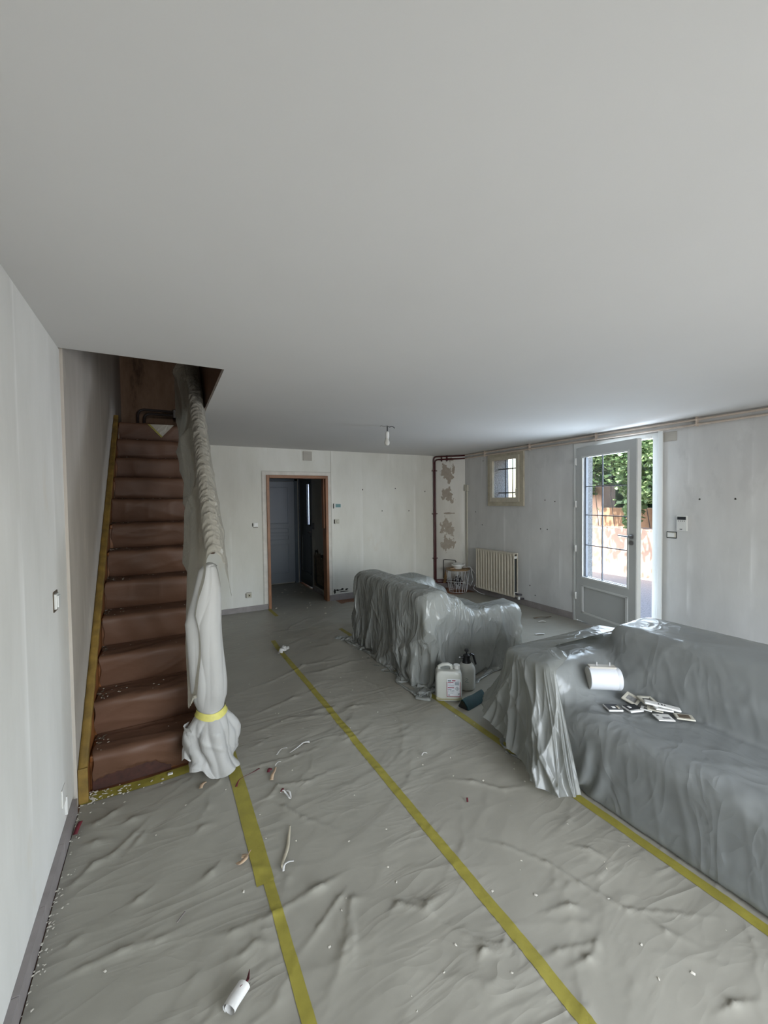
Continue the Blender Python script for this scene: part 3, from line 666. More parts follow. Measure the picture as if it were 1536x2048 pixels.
# ------------------------------------------------------------------ fittings on the walls
def plate_on(name, c, axis, w, h, t, mat, label, cat, inner=None, build=None, group=None):
    """c: centre on the wall; axis: outward normal 'x','-x','-y' """
    n = {'x': Vector((1, 0, 0)), '-x': Vector((-1, 0, 0)), '-y': Vector((0, -1, 0))}[axis]; s = Vector((0, 1, 0)) if 'x' in axis else Vector((1, 0, 0))
    root = empty(name, c, label, cat, group); c = Vector(c)
    def bx(nm, du, dv, w_, h_, t0, t1, m_, bev=.002, parent=root):
        a = c + s * (du - w_ / 2) + Vector((0, 0, dv - h_ / 2)) + n * t0; b = c + s * (du + w_ / 2) + Vector((0, 0, dv + h_ / 2)) + n * t1
        lo = [min(a[i], b[i]) for i in range(3)]; hi = [max(a[i], b[i]) for i in range(3)]
        return MB().box(lo, hi, bev).build(nm, m_, parent)
    bx('plate', 0, 0, w, h, 0, t, mat, .003)
    if build: build(bx)
    return root
def torn(bx): pass
def edge_dark(bx, w, h):
    bx('gap', 0, h / 2 + .004, w + .012, .010, 0, .002, M_dark, 0); bx('gap', 0, -h / 2 - .005, w + .012, .012, 0, .002, M_dark, 0)
    bx('gap', -w / 2 - .004, 0, .008, h + .014, 0, .002, M_dark, 0); bx('gap', w / 2 + .004, 0, .008, h + .014, 0, .002, M_dark, 0)
plate_on('light_switch', (XL, 2.44, 1.19), 'x', .062, .072, .012, M_white, 'white light switch without frame on the left wall before the stairs', 'switch', build=lambda bx: (bx('rocker', 0, 0, .045, .055, .012, .018, M_white), bx('gap', -.0, .043, .075, .01, 0, .003, M_mouldbrown, 0), bx('gap', -.0, -.043, .075, .01, 0, .003, M_mouldbrown, 0), bx('gap', -.038, 0, .008, .09, 0, .003, M_mouldbrown, 0), bx('gap', .038, 0, .008, .09, 0, .003, M_mouldbrown, 0)))
plate_on('blank_plate', (XL, 2.46, .235), 'x', .075, .085, .006, M_wleft, 'pale blank cover plate low on the left wall near the stairs', 'cover plate', build=lambda bx: bx('peeled_strip', .03, -.07, .012, .09, 0, .012, M_scrapw))
plate_on('light_switch', (1.20, YB, 1.30), '-y', .066, .062, .010, M_white, 'white light switch on the back wall left of the hall doorway', 'switch', build=lambda bx: (bx('rocker', 0, 0, .046, .046, .010, .016, M_white), bx('gap', -.042, 0, .010, .05, 0, .004, M_smudge, 0), bx('gap', 0, -.038, .07, .006, 0, .004, M_mouldbrown, 0)))
def sock(bx):
    bx('socket_well', .005, 0, .045, .045, .010, .013, M_oldpaint, .012); bx('socket_hole', .005, .0, .018, .02, .013, .015, M_smudge, .005); bx('gap', -.045, 0, .008, .07, 0, .004, M_mouldbrown, 0); bx('gap', 0, .042, .075, .005, 0, .004, M_mouldbrown, 0)
plate_on('wall_socket', (1.085, YB, .25), '-y', .078, .075, .010, M_cream, 'cream wall socket low on the back wall left of the hall doorway', 'socket', build=sock)
plate_on('vent_cover', (2.02, YB, 2.36), '-y', .145, .145, .014, M_vent, 'square taupe cover plate above the hall doorway', 'cover plate', build=lambda bx: [bx('slat', 0, -.055 + .018 * k, .13, .007, .014, .017, M_vent, .001) for k in range(7)])
plate_on('thermostat', (2.515, YB, 1.565), '-y', .125, .078, .020, M_white, 'white wall thermostat with a teal display right of the hall doorway', 'thermostat', build=lambda bx: (bx('display', .008, 0, .090, .052, .020, .022, M_lcd), bx('gap', -.068, -.006, .008, .08, 0, .006, M_smudge, 0)))
def dial(bx):
    bx('dial', .012, 0, .046, .046, .018, .030, M_cream, .012); bx('gap', -.045, 0, .014, .068, 0, .006, M_smudge, 0)
plate_on('dial_thermostat', (2.505, YB, 1.305), '-y', .075, .075, .018, M_cream, 'square cream dial below the teal display thermostat', 'thermostat', build=dial)
plate_on('light_switch', (XR, 2.44, 1.235), '-x', .085, .055, .010, M_cream, 'small white light switch on the right wall beside the glazed door', 'switch', build=lambda bx: (bx('rocker', 0, 0, .066, .042, .010, .015, M_white), edge_dark(bx, .085, .055)))
def alarm(bx):
    bx('display', 0, .054, .082, .032, .022, .024, M_photo, .002)
    for k in range(4): bx('button', -.028 + .019 * k, .024, .010, .008, .022, .0245, M_printing, .002)
    bx('mark', .005, -.062, .024, .007, .022, .0235, M_photo, 0)
plate_on('alarm_panel', (XR, 2.335, 1.365), '-x', .098, .160, .022, M_white, 'white alarm keypad with a dark display right of the glazed door', 'keypad', build=alarm)
plate_on('junction_plate', (XR, 2.47, 2.30), '-x', .15, .10, .006, M_vent, 'pale cover plate under the pipes at the top right of the glazed door', 'cover plate')
plate_on('junction_box', (XR, 5.845, 1.85), '-x', .085, .115, .035, M_cream, 'cream junction box on the right wall near the boxed corner', 'junction box')
tag(MB().box((XR - .02, 5.825, .10), (XR, 5.86, 1.79), .004).build('cable_trunking', M_cream, loc=(XR, 5.84, .1)), 'cream cable trunking running down from the junction box', 'trunking')

# bare bulb
bl = empty('hanging_bulb', (2.17, 3.95, ZC), 'bare light bulb hanging from the ceiling wrapped in clear plastic', 'lamp')
MB().tube([(2.17, 3.95, ZC + .005), (2.172, 3.951, 2.43), (2.17, 3.95, 2.395)], .006, 8).build('cord', M_black, bl, smooth=True)
MB().tube([(2.18, 3.95, 2.452), (2.20, 3.947, 2.447), (2.225, 3.944, 2.457), (2.25, 3.94, 2.448), (2.256, 3.94, 2.435)], .0035, 6).build('loose_wire', M_black, bl, smooth=True)
MB().tube([(2.16, 3.955, 2.455), (2.13, 3.96, 2.450), (2.11, 3.965, 2.457), (2.09, 3.97, 2.452)], .003, 6).build('loose_wire', M_printing, bl, smooth=True)
MB().lathe([(.008, 2.40), (.019, 2.392), (.021, 2.345), (.016, 2.318)], 16, Matrix.Translation((2.17, 3.95, 0))).build('socket', M_white, bl, smooth=True)
MB().lathe([(.015, 2.325), (.018, 2.312), (.029, 2.285), (.030, 2.268), (.020, 2.248), (.004, 2.240)], 18, Matrix.Translation((2.165, 3.95, 0))).build('bulb', M_lampend, bl, smooth=True)

# ------------------------------------------------------------------ radiator
rd = empty('radiator', (4.75, 5.0, .12), 'cream panel radiator on the right wall under the small window', 'radiator')
ry0, ry1, rz0, rz1 = 4.58, 5.44, .13, .80
def rpanel(x, name):
    n = 14; V = []; F = []; prof = []
    w_ = (ry1 - ry0) / n
    for k in range(n):
        y = ry0 + k * w_
        prof += [(y + w_ * .05, 0), (y + w_ * .42, .0), (y + w_ * .50, .028), (y + w_ * .80, .028), (y + w_ * .88, 0)]
    prof = [(ry0, 0)] + prof + [(ry1, 0)]
    zs = [(rz0, 0), (rz0 + .035, 0), (rz0 + .055, 1), (rz1 - .055, 1), (rz1 - .035, 0), (rz1, 0)]
    V = [(x + (d_ * a), y, z) for (z, a) in zs for (y, d_) in prof]
    m_ = len(prof); F = grid_faces(len(zs), m_)
    V = V + [(x + .012, y, z) for (_, y, z) in V]
    # back side flat
    o = from_np(name, np.array(V), np.concatenate([F, F[:, ::-1] + len(zs) * m_]), M_radiator, rd, smooth=False)
    return o
rpanel(4.700, 'front_panel')
rpanel(4.775, 'rear_panel')
for x in (4.700, 4.775): MB().box((x, ry0 - .004, rz0), (x + .013, ry0 + .006, rz1), .002).build('side_edge', M_radiator, rd)
for z in (rz0 + .05, rz1 - .06): MB().box((4.712, ry0 + .002, z - .02), (4.775, ry0 + .03, z + .02), .006).build('header', M_white, rd)
MB().box((4.72, ry0 + .02, rz0 + .05), (4.77, ry1 - .02, rz1 - .03)).build('convector', M_dark, rd)
MB().box((4.690, ry0 - .003, rz1 - .004), (4.795, ry1 + .003, rz1 + .004), .002).build('top_grille', M_radiator, rd)
MB().tube([(4.74, ry0 + .03, rz0 + .05), (4.74, ry0 - .055, rz0 + .05), (4.80, ry0 - .06, rz0 + .04)], .016, 10).tube([(4.76, ry0 - .03, rz0 - .02), (4.80, ry0 - .07, rz0 - .02), (4.835, ry0 - .07, rz0 - .02)], .014, 10).build('valve', M_iron, rd, smooth=True)
MB().lathe([(.018, 0), (.02, .01), (.018, .04), (.010, .045)], 12, Matrix.Translation((4.76, ry0 - .045, rz0 - .03))).build('valve_cap', M_white, rd, smooth=True)
for y in (ry0 + .12, ry1 - .12):
    for z in (rz0 + .1, rz1 - .12): MB().box((4.786, y, z), (XR - .001, y + .03, z + .04)).build('wall_bracket', M_radiator, rd)

# ------------------------------------------------------------------ wire basket table with pot, cables
tx, ty = 4.59, 5.80
wt = empty('wire_basket_table', (tx, ty, 0), 'round wire basket side table with a tan wooden top beside the radiator', 'side table')
MB().lathe([(.205, .395), (.215, .40), (.215, .412), (.20, .416)], 36, Matrix.Translation((tx, ty, 0))).build('table_top', M_wood, wt, smooth=True)
mb = MB()
for z, rr in ((.012, .155), (.39, .208), (.20, .182)): mb.tube([(tx + rr * math.cos(a * math.pi / 16), ty + rr * math.sin(a * math.pi / 16), z) for a in range(33)], .0042, 6, cap=False)
mb.build('ring', M_wire, wt, smooth=True)
for k in range(18):
    a = k * 2 * math.pi / 18; b = a + (.17 if k % 2 else -.17)
    MB().tube([(tx + .155 * math.cos(a), ty + .155 * math.sin(a), .012), (tx + .208 * math.cos(b), ty + .208 * math.sin(b), .392)], .0038, 6).build('wire', M_wire, wt, smooth=True)
r_ = random.Random(5)
for nm, mat_, n_, lab, cat_ in (('cable_tangle', M_wire, 8, 'tangle of white cables stuffed in the wire basket table', 'cables'), ('dark_cable_tangle', M_black, 3, 'dark tangled things behind the white cables in the wire basket', 'cables')):
    mb = MB()
    for c in range(n_):
        pts = []
        for k in range(26):
            a = r_.random() * 6.28; rr = r_.random() * .125
            pts.append((tx + rr * math.cos(a), ty + rr * math.sin(a), .03 + r_.random() * .32))
        # smooth by averaging
        for _ in range(2): pts = [tuple((Vector(pts[max(i - 1, 0)]) + Vector(pts[i]) * 2 + Vector(pts[min(i + 1, len(pts) - 1)])) / 4) for i in range(len(pts))]
        mb.tube(pts, 0.0044 if mat_ is M_wire else .010, 5)
    tag(mb.build(nm, mat_, smooth=True, loc=(tx, ty, .03)), lab, cat_)
mb = MB().tube([(tx + .03, ty - .10, .44), (tx + .12, ty - .19, .46), (tx + .16, ty - .28, .34), (tx + .14, ty - .31, .2), (tx + .10, ty - .30, .10), (tx + .15, ty - .38, .04), (tx + .21, ty - .46, .012)], .0045, 6).tube([(tx + .05, ty - .15, .42), (tx - .02, ty - .24, .38), (tx + .0, ty - .26, .22), (tx + .08, ty - .24, .13), (tx + .12, ty - .27, .24), (tx + .10, ty - .24, .42)], .0045, 6)
tag(mb.build('loose_cable', M_wire, smooth=True, loc=(tx, ty - .2, .01)), 'white cable looping down from the wire basket table to the floor', 'cable')
pt = empty('plastic_tub', (tx + .0, ty, .416), 'white stacked plastic tub standing on the wire basket table', 'tub')
MB().lathe([(.070, .416), (.074, .42), (.076, .455), (.105, .46), (.110, .468), (.108, .492), (.100, .495), (.098, .47), (.02, .465)], 28, Matrix.Translation((tx, ty, 0))).build('tub', M_white, pt, smooth=True)
MB().lathe([(.085, .495), (.088, .50), (.085, .507), (.02, .508)], 28, Matrix.Translation((tx, ty, 0))).build('lid', M_white, pt, smooth=True)
MB().box((tx + .10, ty - .04, .468), (tx + .135, ty + .0, .485), .006).build('spout', M_white, pt)
tag(MB().box((tx - .16, ty - .02, .416), (tx - .06, ty + .02, .428), .005).build('wooden_brush', M_scrapb, loc=(tx - .1, ty, .416)), 'small flat wooden thing lying beside the white tub', 'brush')

# ------------------------------------------------------------------ staircase covered in brown kraft paper
SH, SG, SY = .21, .22, 2.81
sc_ = empty('staircase', (-.05, 2.80, 0), 'steep straight wooden staircase covered with brown kraft paper', 'staircase')
SX0, SX1 = -.402, .215
def nose(k): return (SY + SG * (k - 1), SH * k)
def noise2(n, amp, seed, scale):
    r_ = np.random.default_rng(seed); k = r_.normal(size=(n, 2)) * scale; ph = r_.uniform(0, 6.28, n); a = r_.uniform(.4, 1, n); a *= amp / a.sum()
    return lambda x, y: sum(a[i] * np.sin(k[i, 0] * x + k[i, 1] * y + ph[i]) for i in range(n))
def ridged(n, amp, seed, scale, aniso=(1, 1)):
    r_ = np.random.default_rng(seed); k = r_.normal(size=(n, 2)) * scale * np.array(aniso); ph = r_.uniform(0, 6.28, n)
    wf = noise2(5, 1.6, seed + 1, scale * .35)
    return lambda x, y: sum(amp / n * (1 - np.abs(np.sin(k[i, 0] * x + k[i, 1] * y + ph[i] + wf(x, y)))) ** 3 for i in range(n))
for k in range(1, 13):
    ny_, nz_ = nose(k)
    stp = MB().box((-.41, ny_ + .012, nz_ - .04), (.28, ny_ + SG + .05, nz_ - .004), .008).box((-.41, ny_ + .035, nz_ - SH), (.28, ny_ + .055, nz_ - .03)).build('step', M_stairwood, sc_)
    prof = [(ny_ + .030, nz_ - SH + .006), (ny_ + .022, nz_ - SH + .03), (ny_ + .014, nz_ - .15), (ny_ + .006, nz_ - .10), (ny_ + .001, nz_ - .06), (ny_ - .001, nz_ - .03), (ny_ + .003, nz_ - .012), (ny_ + .012, nz_ - .001), (ny_ + .03, nz_ + .004), (ny_ + .09, nz_ + .004), (ny_ + .15, nz_ + .004), (ny_ + SG + .005, nz_ + .004), (ny_ + SG + .022, nz_ + .008)]
    pp = np.array(prof); seg = np.r_[0, np.cumsum(np.linalg.norm(np.diff(pp, axis=0), axis=1))]
    t = np.linspace(0, seg[-1], 34); py = np.interp(t, seg, pp[:, 0]); pz = np.interp(t, seg, pp[:, 1])
    nxp = 44; xs = np.linspace(SX0 + (.004 if k % 2 else -.0) + .006 * math.sin(k * 2.1), SX1, nxp)
    X, T = np.meshgrid(xs, t, indexing='ij')
    dw = ridged(3, .013, 100 + k, 9, (.7, 1.3))(X, T) + noise2(5, .007, 200 + k, 16)(X, T)
    fade = np.clip(T / .03, 0, 1) * np.clip((seg[-1] - T) / .05, 0, 1)
    dw = dw * fade
    ty_ = np.gradient(py, t); tz_ = np.gradient(pz, t)
    Yv = py[None] + (-tz_)[None] * dw; Zv = pz[None] + ty_[None] * dw
    Xv = X.copy(); Xv[0] += .006 * np.sin(t * 40 + k)
    if k == 1:   # torn lower hem: the dark wood shows at the left
        cut = np.interp(xs, [-.40, -.33, -.24, -.16, -.08, -.045, .0, .22], [.035, .055, .062, .066, .058, .035, .003, .0]) + .004 * np.sin(xs * 130)
        Zv = np.where(T < .14, np.maximum(Zv, (cut[:, None] + .004) + (T * .35)), Zv)
    V = np.stack([Xv, Yv, Zv], -1).reshape(-1, 3)
    o = from_np('paper_cover', V, grid_faces(nxp, len(t)), M_kraft, sc_)
MB().box((-.40, 2.828, .002), (.0, 2.842, .085)).build('bare_riser', M_torn, sc_)
def sloped(x0, x1, up, down, mat, name, y_s=2.735, y_e=5.5, smooth=False):
    sl = SH / SG
    zt = lambda y: SH + (y - SY) * sl + up
    zb = lambda y: max(0, SH + (y - SY) * sl - down)
    pts = [(x0, y_s, 0), (x0, y_s, zt(y_s)), (x0, y_e, zt(y_e)), (x0, y_e, zb(y_e)), (x0, SY + (down - SH) / sl + .001, 0)]
    return MB().prism(pts, (x1 - x0, 0, 0)).build(name, mat, sc_)
sloped(-.450, -.412, .055, .27, M_stairwood, 'stringer', y_e=5.24)
sloped(.262, .29, .03, .27, M_stairwood, 'stringer', y_e=4.3)
# ochre tape over the top edge of the wall-side stringer
L_ = np.linspace(2.728, 5.24, 150); sl = SH / SG
rowsx = np.array([-.4505, -.450, -.436, -.418, -.4085, -.4075, -.407]); rowsz = np.array([-.02, .003, .0045, .0045, .002, -.012, -.03])
X = rowsx[:, None] + 0 * L_[None] + .0012 * np.sin(L_[None] * 60 + rowsz[:, None] * 80); Z = (SH + (L_[None] - SY) * sl + .057) + rowsz[:, None] + .0015 * np.sin(L_[None] * 47)
V = np.stack([X, np.repeat(L_[None], 7, 0), Z], -1).reshape(-1, 3)
from_np('edge_tape', V, grid_faces(7, len(L_)), M_tape_old, sc_)
MB().box((-.4505, 2.722, .005), (-.405, 2.742, .20), .004).build('end_tape', M_tape_old, sc_)
# folded polythene corner taped on the top riser
ny_, nz_ = nose(12)
tagc = MB().prism([(-.14, ny_ - .010, nz_ - .004), (.12, ny_ - .010, nz_ + .0), (.0, ny_ - .006, nz_ - .135)], (0, .003, 0)).build('polythene_corner', M_railfilm, sc_)
MB().prism([(-.14, ny_ - .013, nz_ - .004), (-.115, ny_ - .013, nz_ - .004), (.005, ny_ - .009, nz_ - .135), (-.01, ny_ - .009, nz_ - .145)], (0, .003, 0)).build('tape_strip', M_tape, sc_)

# crumbs on the treads
def crumbs(name, pts_fn, n, size, mat, parent=None, seed=1, loc=None, label=None, cat=None, flat=.3):
    r_ = np.random.default_rng(seed); P = pts_fn(r_, n); V = []; F = []
    for i in range(n):
        s = size * r_.uniform(.4, 1.5); a = r_.uniform(0, 6.28); e = r_.uniform(.3, 1)
        c, sn = math.cos(a), math.sin(a)
        loc4 = np.array([[-1, -e, 0], [1, -e * .7, .2], [.8, e, .0], [-.7, e * .8, .25], [0, 0, flat * 2]]) * s
        q = np.stack([loc4[:, 0] * c - loc4[:, 1] * sn, loc4[:, 0] * sn + loc4[:, 1] * c, loc4[:, 2]], 1) + P[i]
        b = len(V); V += list(q); F += [(b, b + 1, b + 4), (b + 1, b + 2, b + 4), (b + 2, b + 3, b + 4), (b + 3, b, b + 4)]
    o = from_np(name, np.array(V), np.array(F), mat, parent, smooth=False, loc=loc)
    tag(o, label, cat, kind='stuff'); return o
def on_steps(r_, n):
    k = r_.integers(1, 12, n); edge = r_.uniform(size=n) < .7
    x = np.where(edge, SX0 + .01 + r_.exponential(.05, n), r_.uniform(SX0, .18, n)); x = np.clip(x, SX0 + .005, .2)
    y = SY + SG * (k - 1) + r_.uniform(.03, .215, n)
    return np.stack([x, y, SH * k + .007], 1)
crumbs('plaster_crumbs', on_steps, 170, .0055, M_chip, seed=4, loc=(-.2, 3.4, .2), label='white plaster crumbs lying on the paper-covered stair treads', cat='debris')
def dark_steps(r_, n):
    k = r_.integers(1, 11, n); x = SX0 + r_.exponential(.035, n) + .0
    return np.stack([np.clip(x, SX0, .0), SY + SG * (k - 1) + r_.uniform(.08, .215, n), SH * k + .007], 1)
crumbs('dark_flakes', dark_steps, 110, .010, M_mouldbrown, seed=6, loc=(-.3, 3.4, .2), label='dark flakes of old paper gathered at the wall side of the stair treads', cat='debris')

# ------------------------------------------------------------------ rail dust sheet (inverted U over the handrail)
rl = empty('draped_handrail', (.25, 2.75, 0), 'sloping handrail of the stairs wrapped in thin crinkled polythene', 'handrail')
RA = lambda y: 1.285 + .975 * (y - 2.53)
MB().tube([(.25, 2.64, RA(2.64) - .035), (.25, 4.9, RA(4.9) - .035)], .028, 10).build('rail', M_darkwood, rl, smooth=True)
nyy, nss = 420, 74
ys = np.linspace(2.585, 4.85, nyy); s = np.linspace(0, 1, nss)
# section: (dx, dz) from the rail axis; left skirt, hump, right flap
sec = np.array([(-.090, -.98), (-.075, -.80), (-.062, -.60), (-.055, -.40), (-.050, -.25), (-.044, -.14), (-.042, -.07), (-.036, -.02), (-.02, .004), (.0, .010), (.022, .004), (.038, -.018), (.046, -.05), (.062, -.10), (.082, -.17), (.088, -.25)])
sl_ = np.r_[0, np.cumsum(np.linalg.norm(np.diff(sec, axis=0), axis=1))]; tt = np.concatenate([np.linspace(0, .80, 30), np.linspace(.80, sl_[-1], nss - 29)[1:]])
sxp = np.interp(tt, sl_, sec[:, 0]); szp = np.interp(tt, sl_, sec[:, 1])
Yg, Tg = np.meshgrid(ys, tt, indexing='ij')
hump = np.exp(-((Tg - 1.04) / .10) ** 2); left = np.clip((.93 - Tg) / .2, 0, 1); right = np.clip((Tg - 1.12) / .1, 0, 1)
rf = ridged(4, .034, 61, 30, (1.5, .4))(Yg, Tg * 1.4); rf2 = ridged(4, .05, 66, 12, (.8, 1.3))(Yg, Tg)
lf = ridged(3, .095, 71, 7, (1.3, .35))(Yg, Tg)
D = hump * (rf * 1.0 + .3 * rf2) + left * (lf + noise2(4, .022, 72, 7)(Yg, Tg)) + right * (noise2(4, .008, 75, 8)(Yg, Tg) + ridged(2, .012, 77, 6)(Yg, Tg))
nxn = -np.gradient(szp, tt); nzn = np.gradient(sxp, tt); L2 = np.hypot(nxn, nzn); nxn /= L2; nzn /= L2
nxn, nzn = -nxn * -1, nzn
sgn = np.where(tt < .9, -1, 1)
Xg = .25 + sxp[None] + np.where(tt < 1.04, -1, 1)[None] * D * np.abs(nxn)[None]
swell = .05 * np.exp(-((Yg - 2.85) / .28) ** 2) * np.clip((.9 - Tg) / .6, 0, 1); Xg -= swell
Zg = RA(Yg) + szp[None] + D * np.abs(nzn)[None]
# the lower hem of the outer flap is uneven; near the post the sheet sags
Zg -= right * .03 * np.sin(Yg * 2.6 + 1) * (Tg - 1.1) / .3
lowc = np.clip((2.80 - Yg) / .2, 0, 1)
Zg = np.where((Tg < .9), np.maximum(Zg, SH + (Yg - SY) * sl - .03 + lowc * .55), Zg)
V = np.stack([Xg, Yg, Zg], -1).reshape(-1, 3)
from_np('dust_sheet', V, grid_faces(nyy, nss), M_railfilm, rl)

# ------------------------------------------------------------------ newel post wrapped in white film
pw = empty('wrapped_newel_post', (.22, 2.66, 0), 'newel post at the stair foot wrapped in white film tied with yellow tape', 'newel post')
MB().box((.19, 2.64, 0), (.26, 2.71, 1.22), .006).build('post', M_stairwood, pw)
prof = [(1.277, .215, .255), (1.262, .190, .266), (1.24, .170, .274), (1.131, .144, .288), (.929, .099, .291), (.718, .113, .301), (.55, .122, .312), (.474, .129, .312), (.42, .142, .300), (.40, .146, .298), (.375, .144, .302), (.356, .128, .32), (.30, .10, .345), (.246, .092, .36), (.19, .10, .358), (.146, .113, .352), (.09, .12, .35), (.045, .10, .36), (.016, .095, .37)]
pz_ = np.array([p[0] for p in prof])[::-1]; pl = np.array([p[1] for p in prof])[::-1]; pr = np.array([p[2] for p in prof])[::-1]
nz2, na = 150, 150
zz = np.linspace(.012, 1.277, nz2); th = np.linspace(0, 2 * np.pi, na, endpoint=False)
Zq, Tq = np.meshgrid(zz, th, indexing='ij')
cx = np.interp(zz, pz_, (pl + pr) / 2)[:, None]; rx = np.interp(zz, pz_, (pr - pl) / 2)[:, None]
ryd = np.interp(zz, [0, .3, .40, .5, .9, 1.27], [.13, .115, .075, .085, .075, .04])[:, None]
skirt = np.clip((.40 - Zq) / .12, 0, 1); upper = np.clip((Zq - .40) / .1, 0, 1)
ph = .9 * np.sin(3 * Zq + 1.3) + .5 * np.sin(Zq * 9)
fold = (np.abs(np.sin(1.5 * Tq + ph)) ** .8 - .5) * .20 + (np.abs(np.sin(3.5 * Tq - 2.6 * Zq + .8)) - .5) * .07 * np.clip((1.15 - Zq) * 2, .2, 1)
fold_s = (np.abs(np.sin(2.0 * Tq + 1.5 * np.sin(7 * Zq))) - .5) * .34 + (np.abs(np.sin(4.5 * Tq + 6 * Zq)) - .5) * .16
pinch = 1 - np.exp(-((Zq - .385) / .03) ** 2) * .85
Rm = 1 + (fold * upper + fold_s * skirt) * pinch
diag = np.exp(-((np.sin(Tq * 1.0 + Zq * 14 - 1.5)) / .18) ** 2) * .05 * skirt * pinch
Xq = cx + rx * (Rm + diag) * np.cos(Tq); Yq = 2.675 + ryd * (Rm + diag) * np.sin(Tq)
hem = .035 * (1 + np.sin(2 * Tq + .6)) + .02 * np.sin(5 * Tq) + .015
Zq2 = np.where(Zq < .2, Zq * (1 - 0) + np.clip((.2 - Zq) / .2, 0, 1) * np.clip(hem, 0, .09), Zq)
Zq2 += np.where(Zq > 1.0, .0, 0)
V = np.stack([Xq, Yq, Zq2], -1).reshape(-1, 3)
from_np('film_wrap', V, grid_faces(nz2, na, True), M_postfilm, pw)
# film closed over the top
MB().lathe([(.045, 1.262), (.035, 1.272), (.02, 1.282), (.004, 1.286)], 16, Matrix.Translation((.232, 2.675, 0))).build('film_top', M_postfilm, pw, smooth=True)
ri = [i for i in range(nz2) if .368 < zz[i] < .405]
tz = np.linspace(.366, .404, 6); V = []
for z in tz:
    c_ = np.interp(z, pz_, (pl + pr) / 2); r0 = np.interp(z, pz_, (pr - pl) / 2); rd_ = np.interp(z, [0, .3, .40, .5], [.13, .115, .075, .085])
    for a in th[::2]: V.append((c_ + (r0 * 1.05 + .002) * math.cos(a), 2.675 + (rd_ * 1.06 + .002) * math.sin(a), z + .008 * math.cos(a - .3) ** 2 - .012 * math.sin(-a) ** 3 * .8))
from_np('tape_band', np.array(V), grid_faces(6, len(th[::2]), True), M_tape_pale, pw)
# crumpled tail hanging on the stair side
xs_ = np.linspace(0, 1, 30); zz_ = np.linspace(0, 1, 34); A_, B_ = np.meshgrid(xs_, zz_, indexing='ij')
Xt = .10 - .035 * np.sin(np.pi * A_) - .01 * B_ + ridged(3, .02, 5, 5)(A_, B_) ; Yt = 2.60 + .13 * A_ + .012 * np.sin(9 * B_ + 5 * A_); Zt = .33 - .19 * B_ + .02 * np.sin(7 * A_) * B_
V = np.stack([Xt, Yt, Zt], -1).reshape(-1, 3); from_np('film_tail', V, grid_faces(30, 34), M_postfilm, pw)

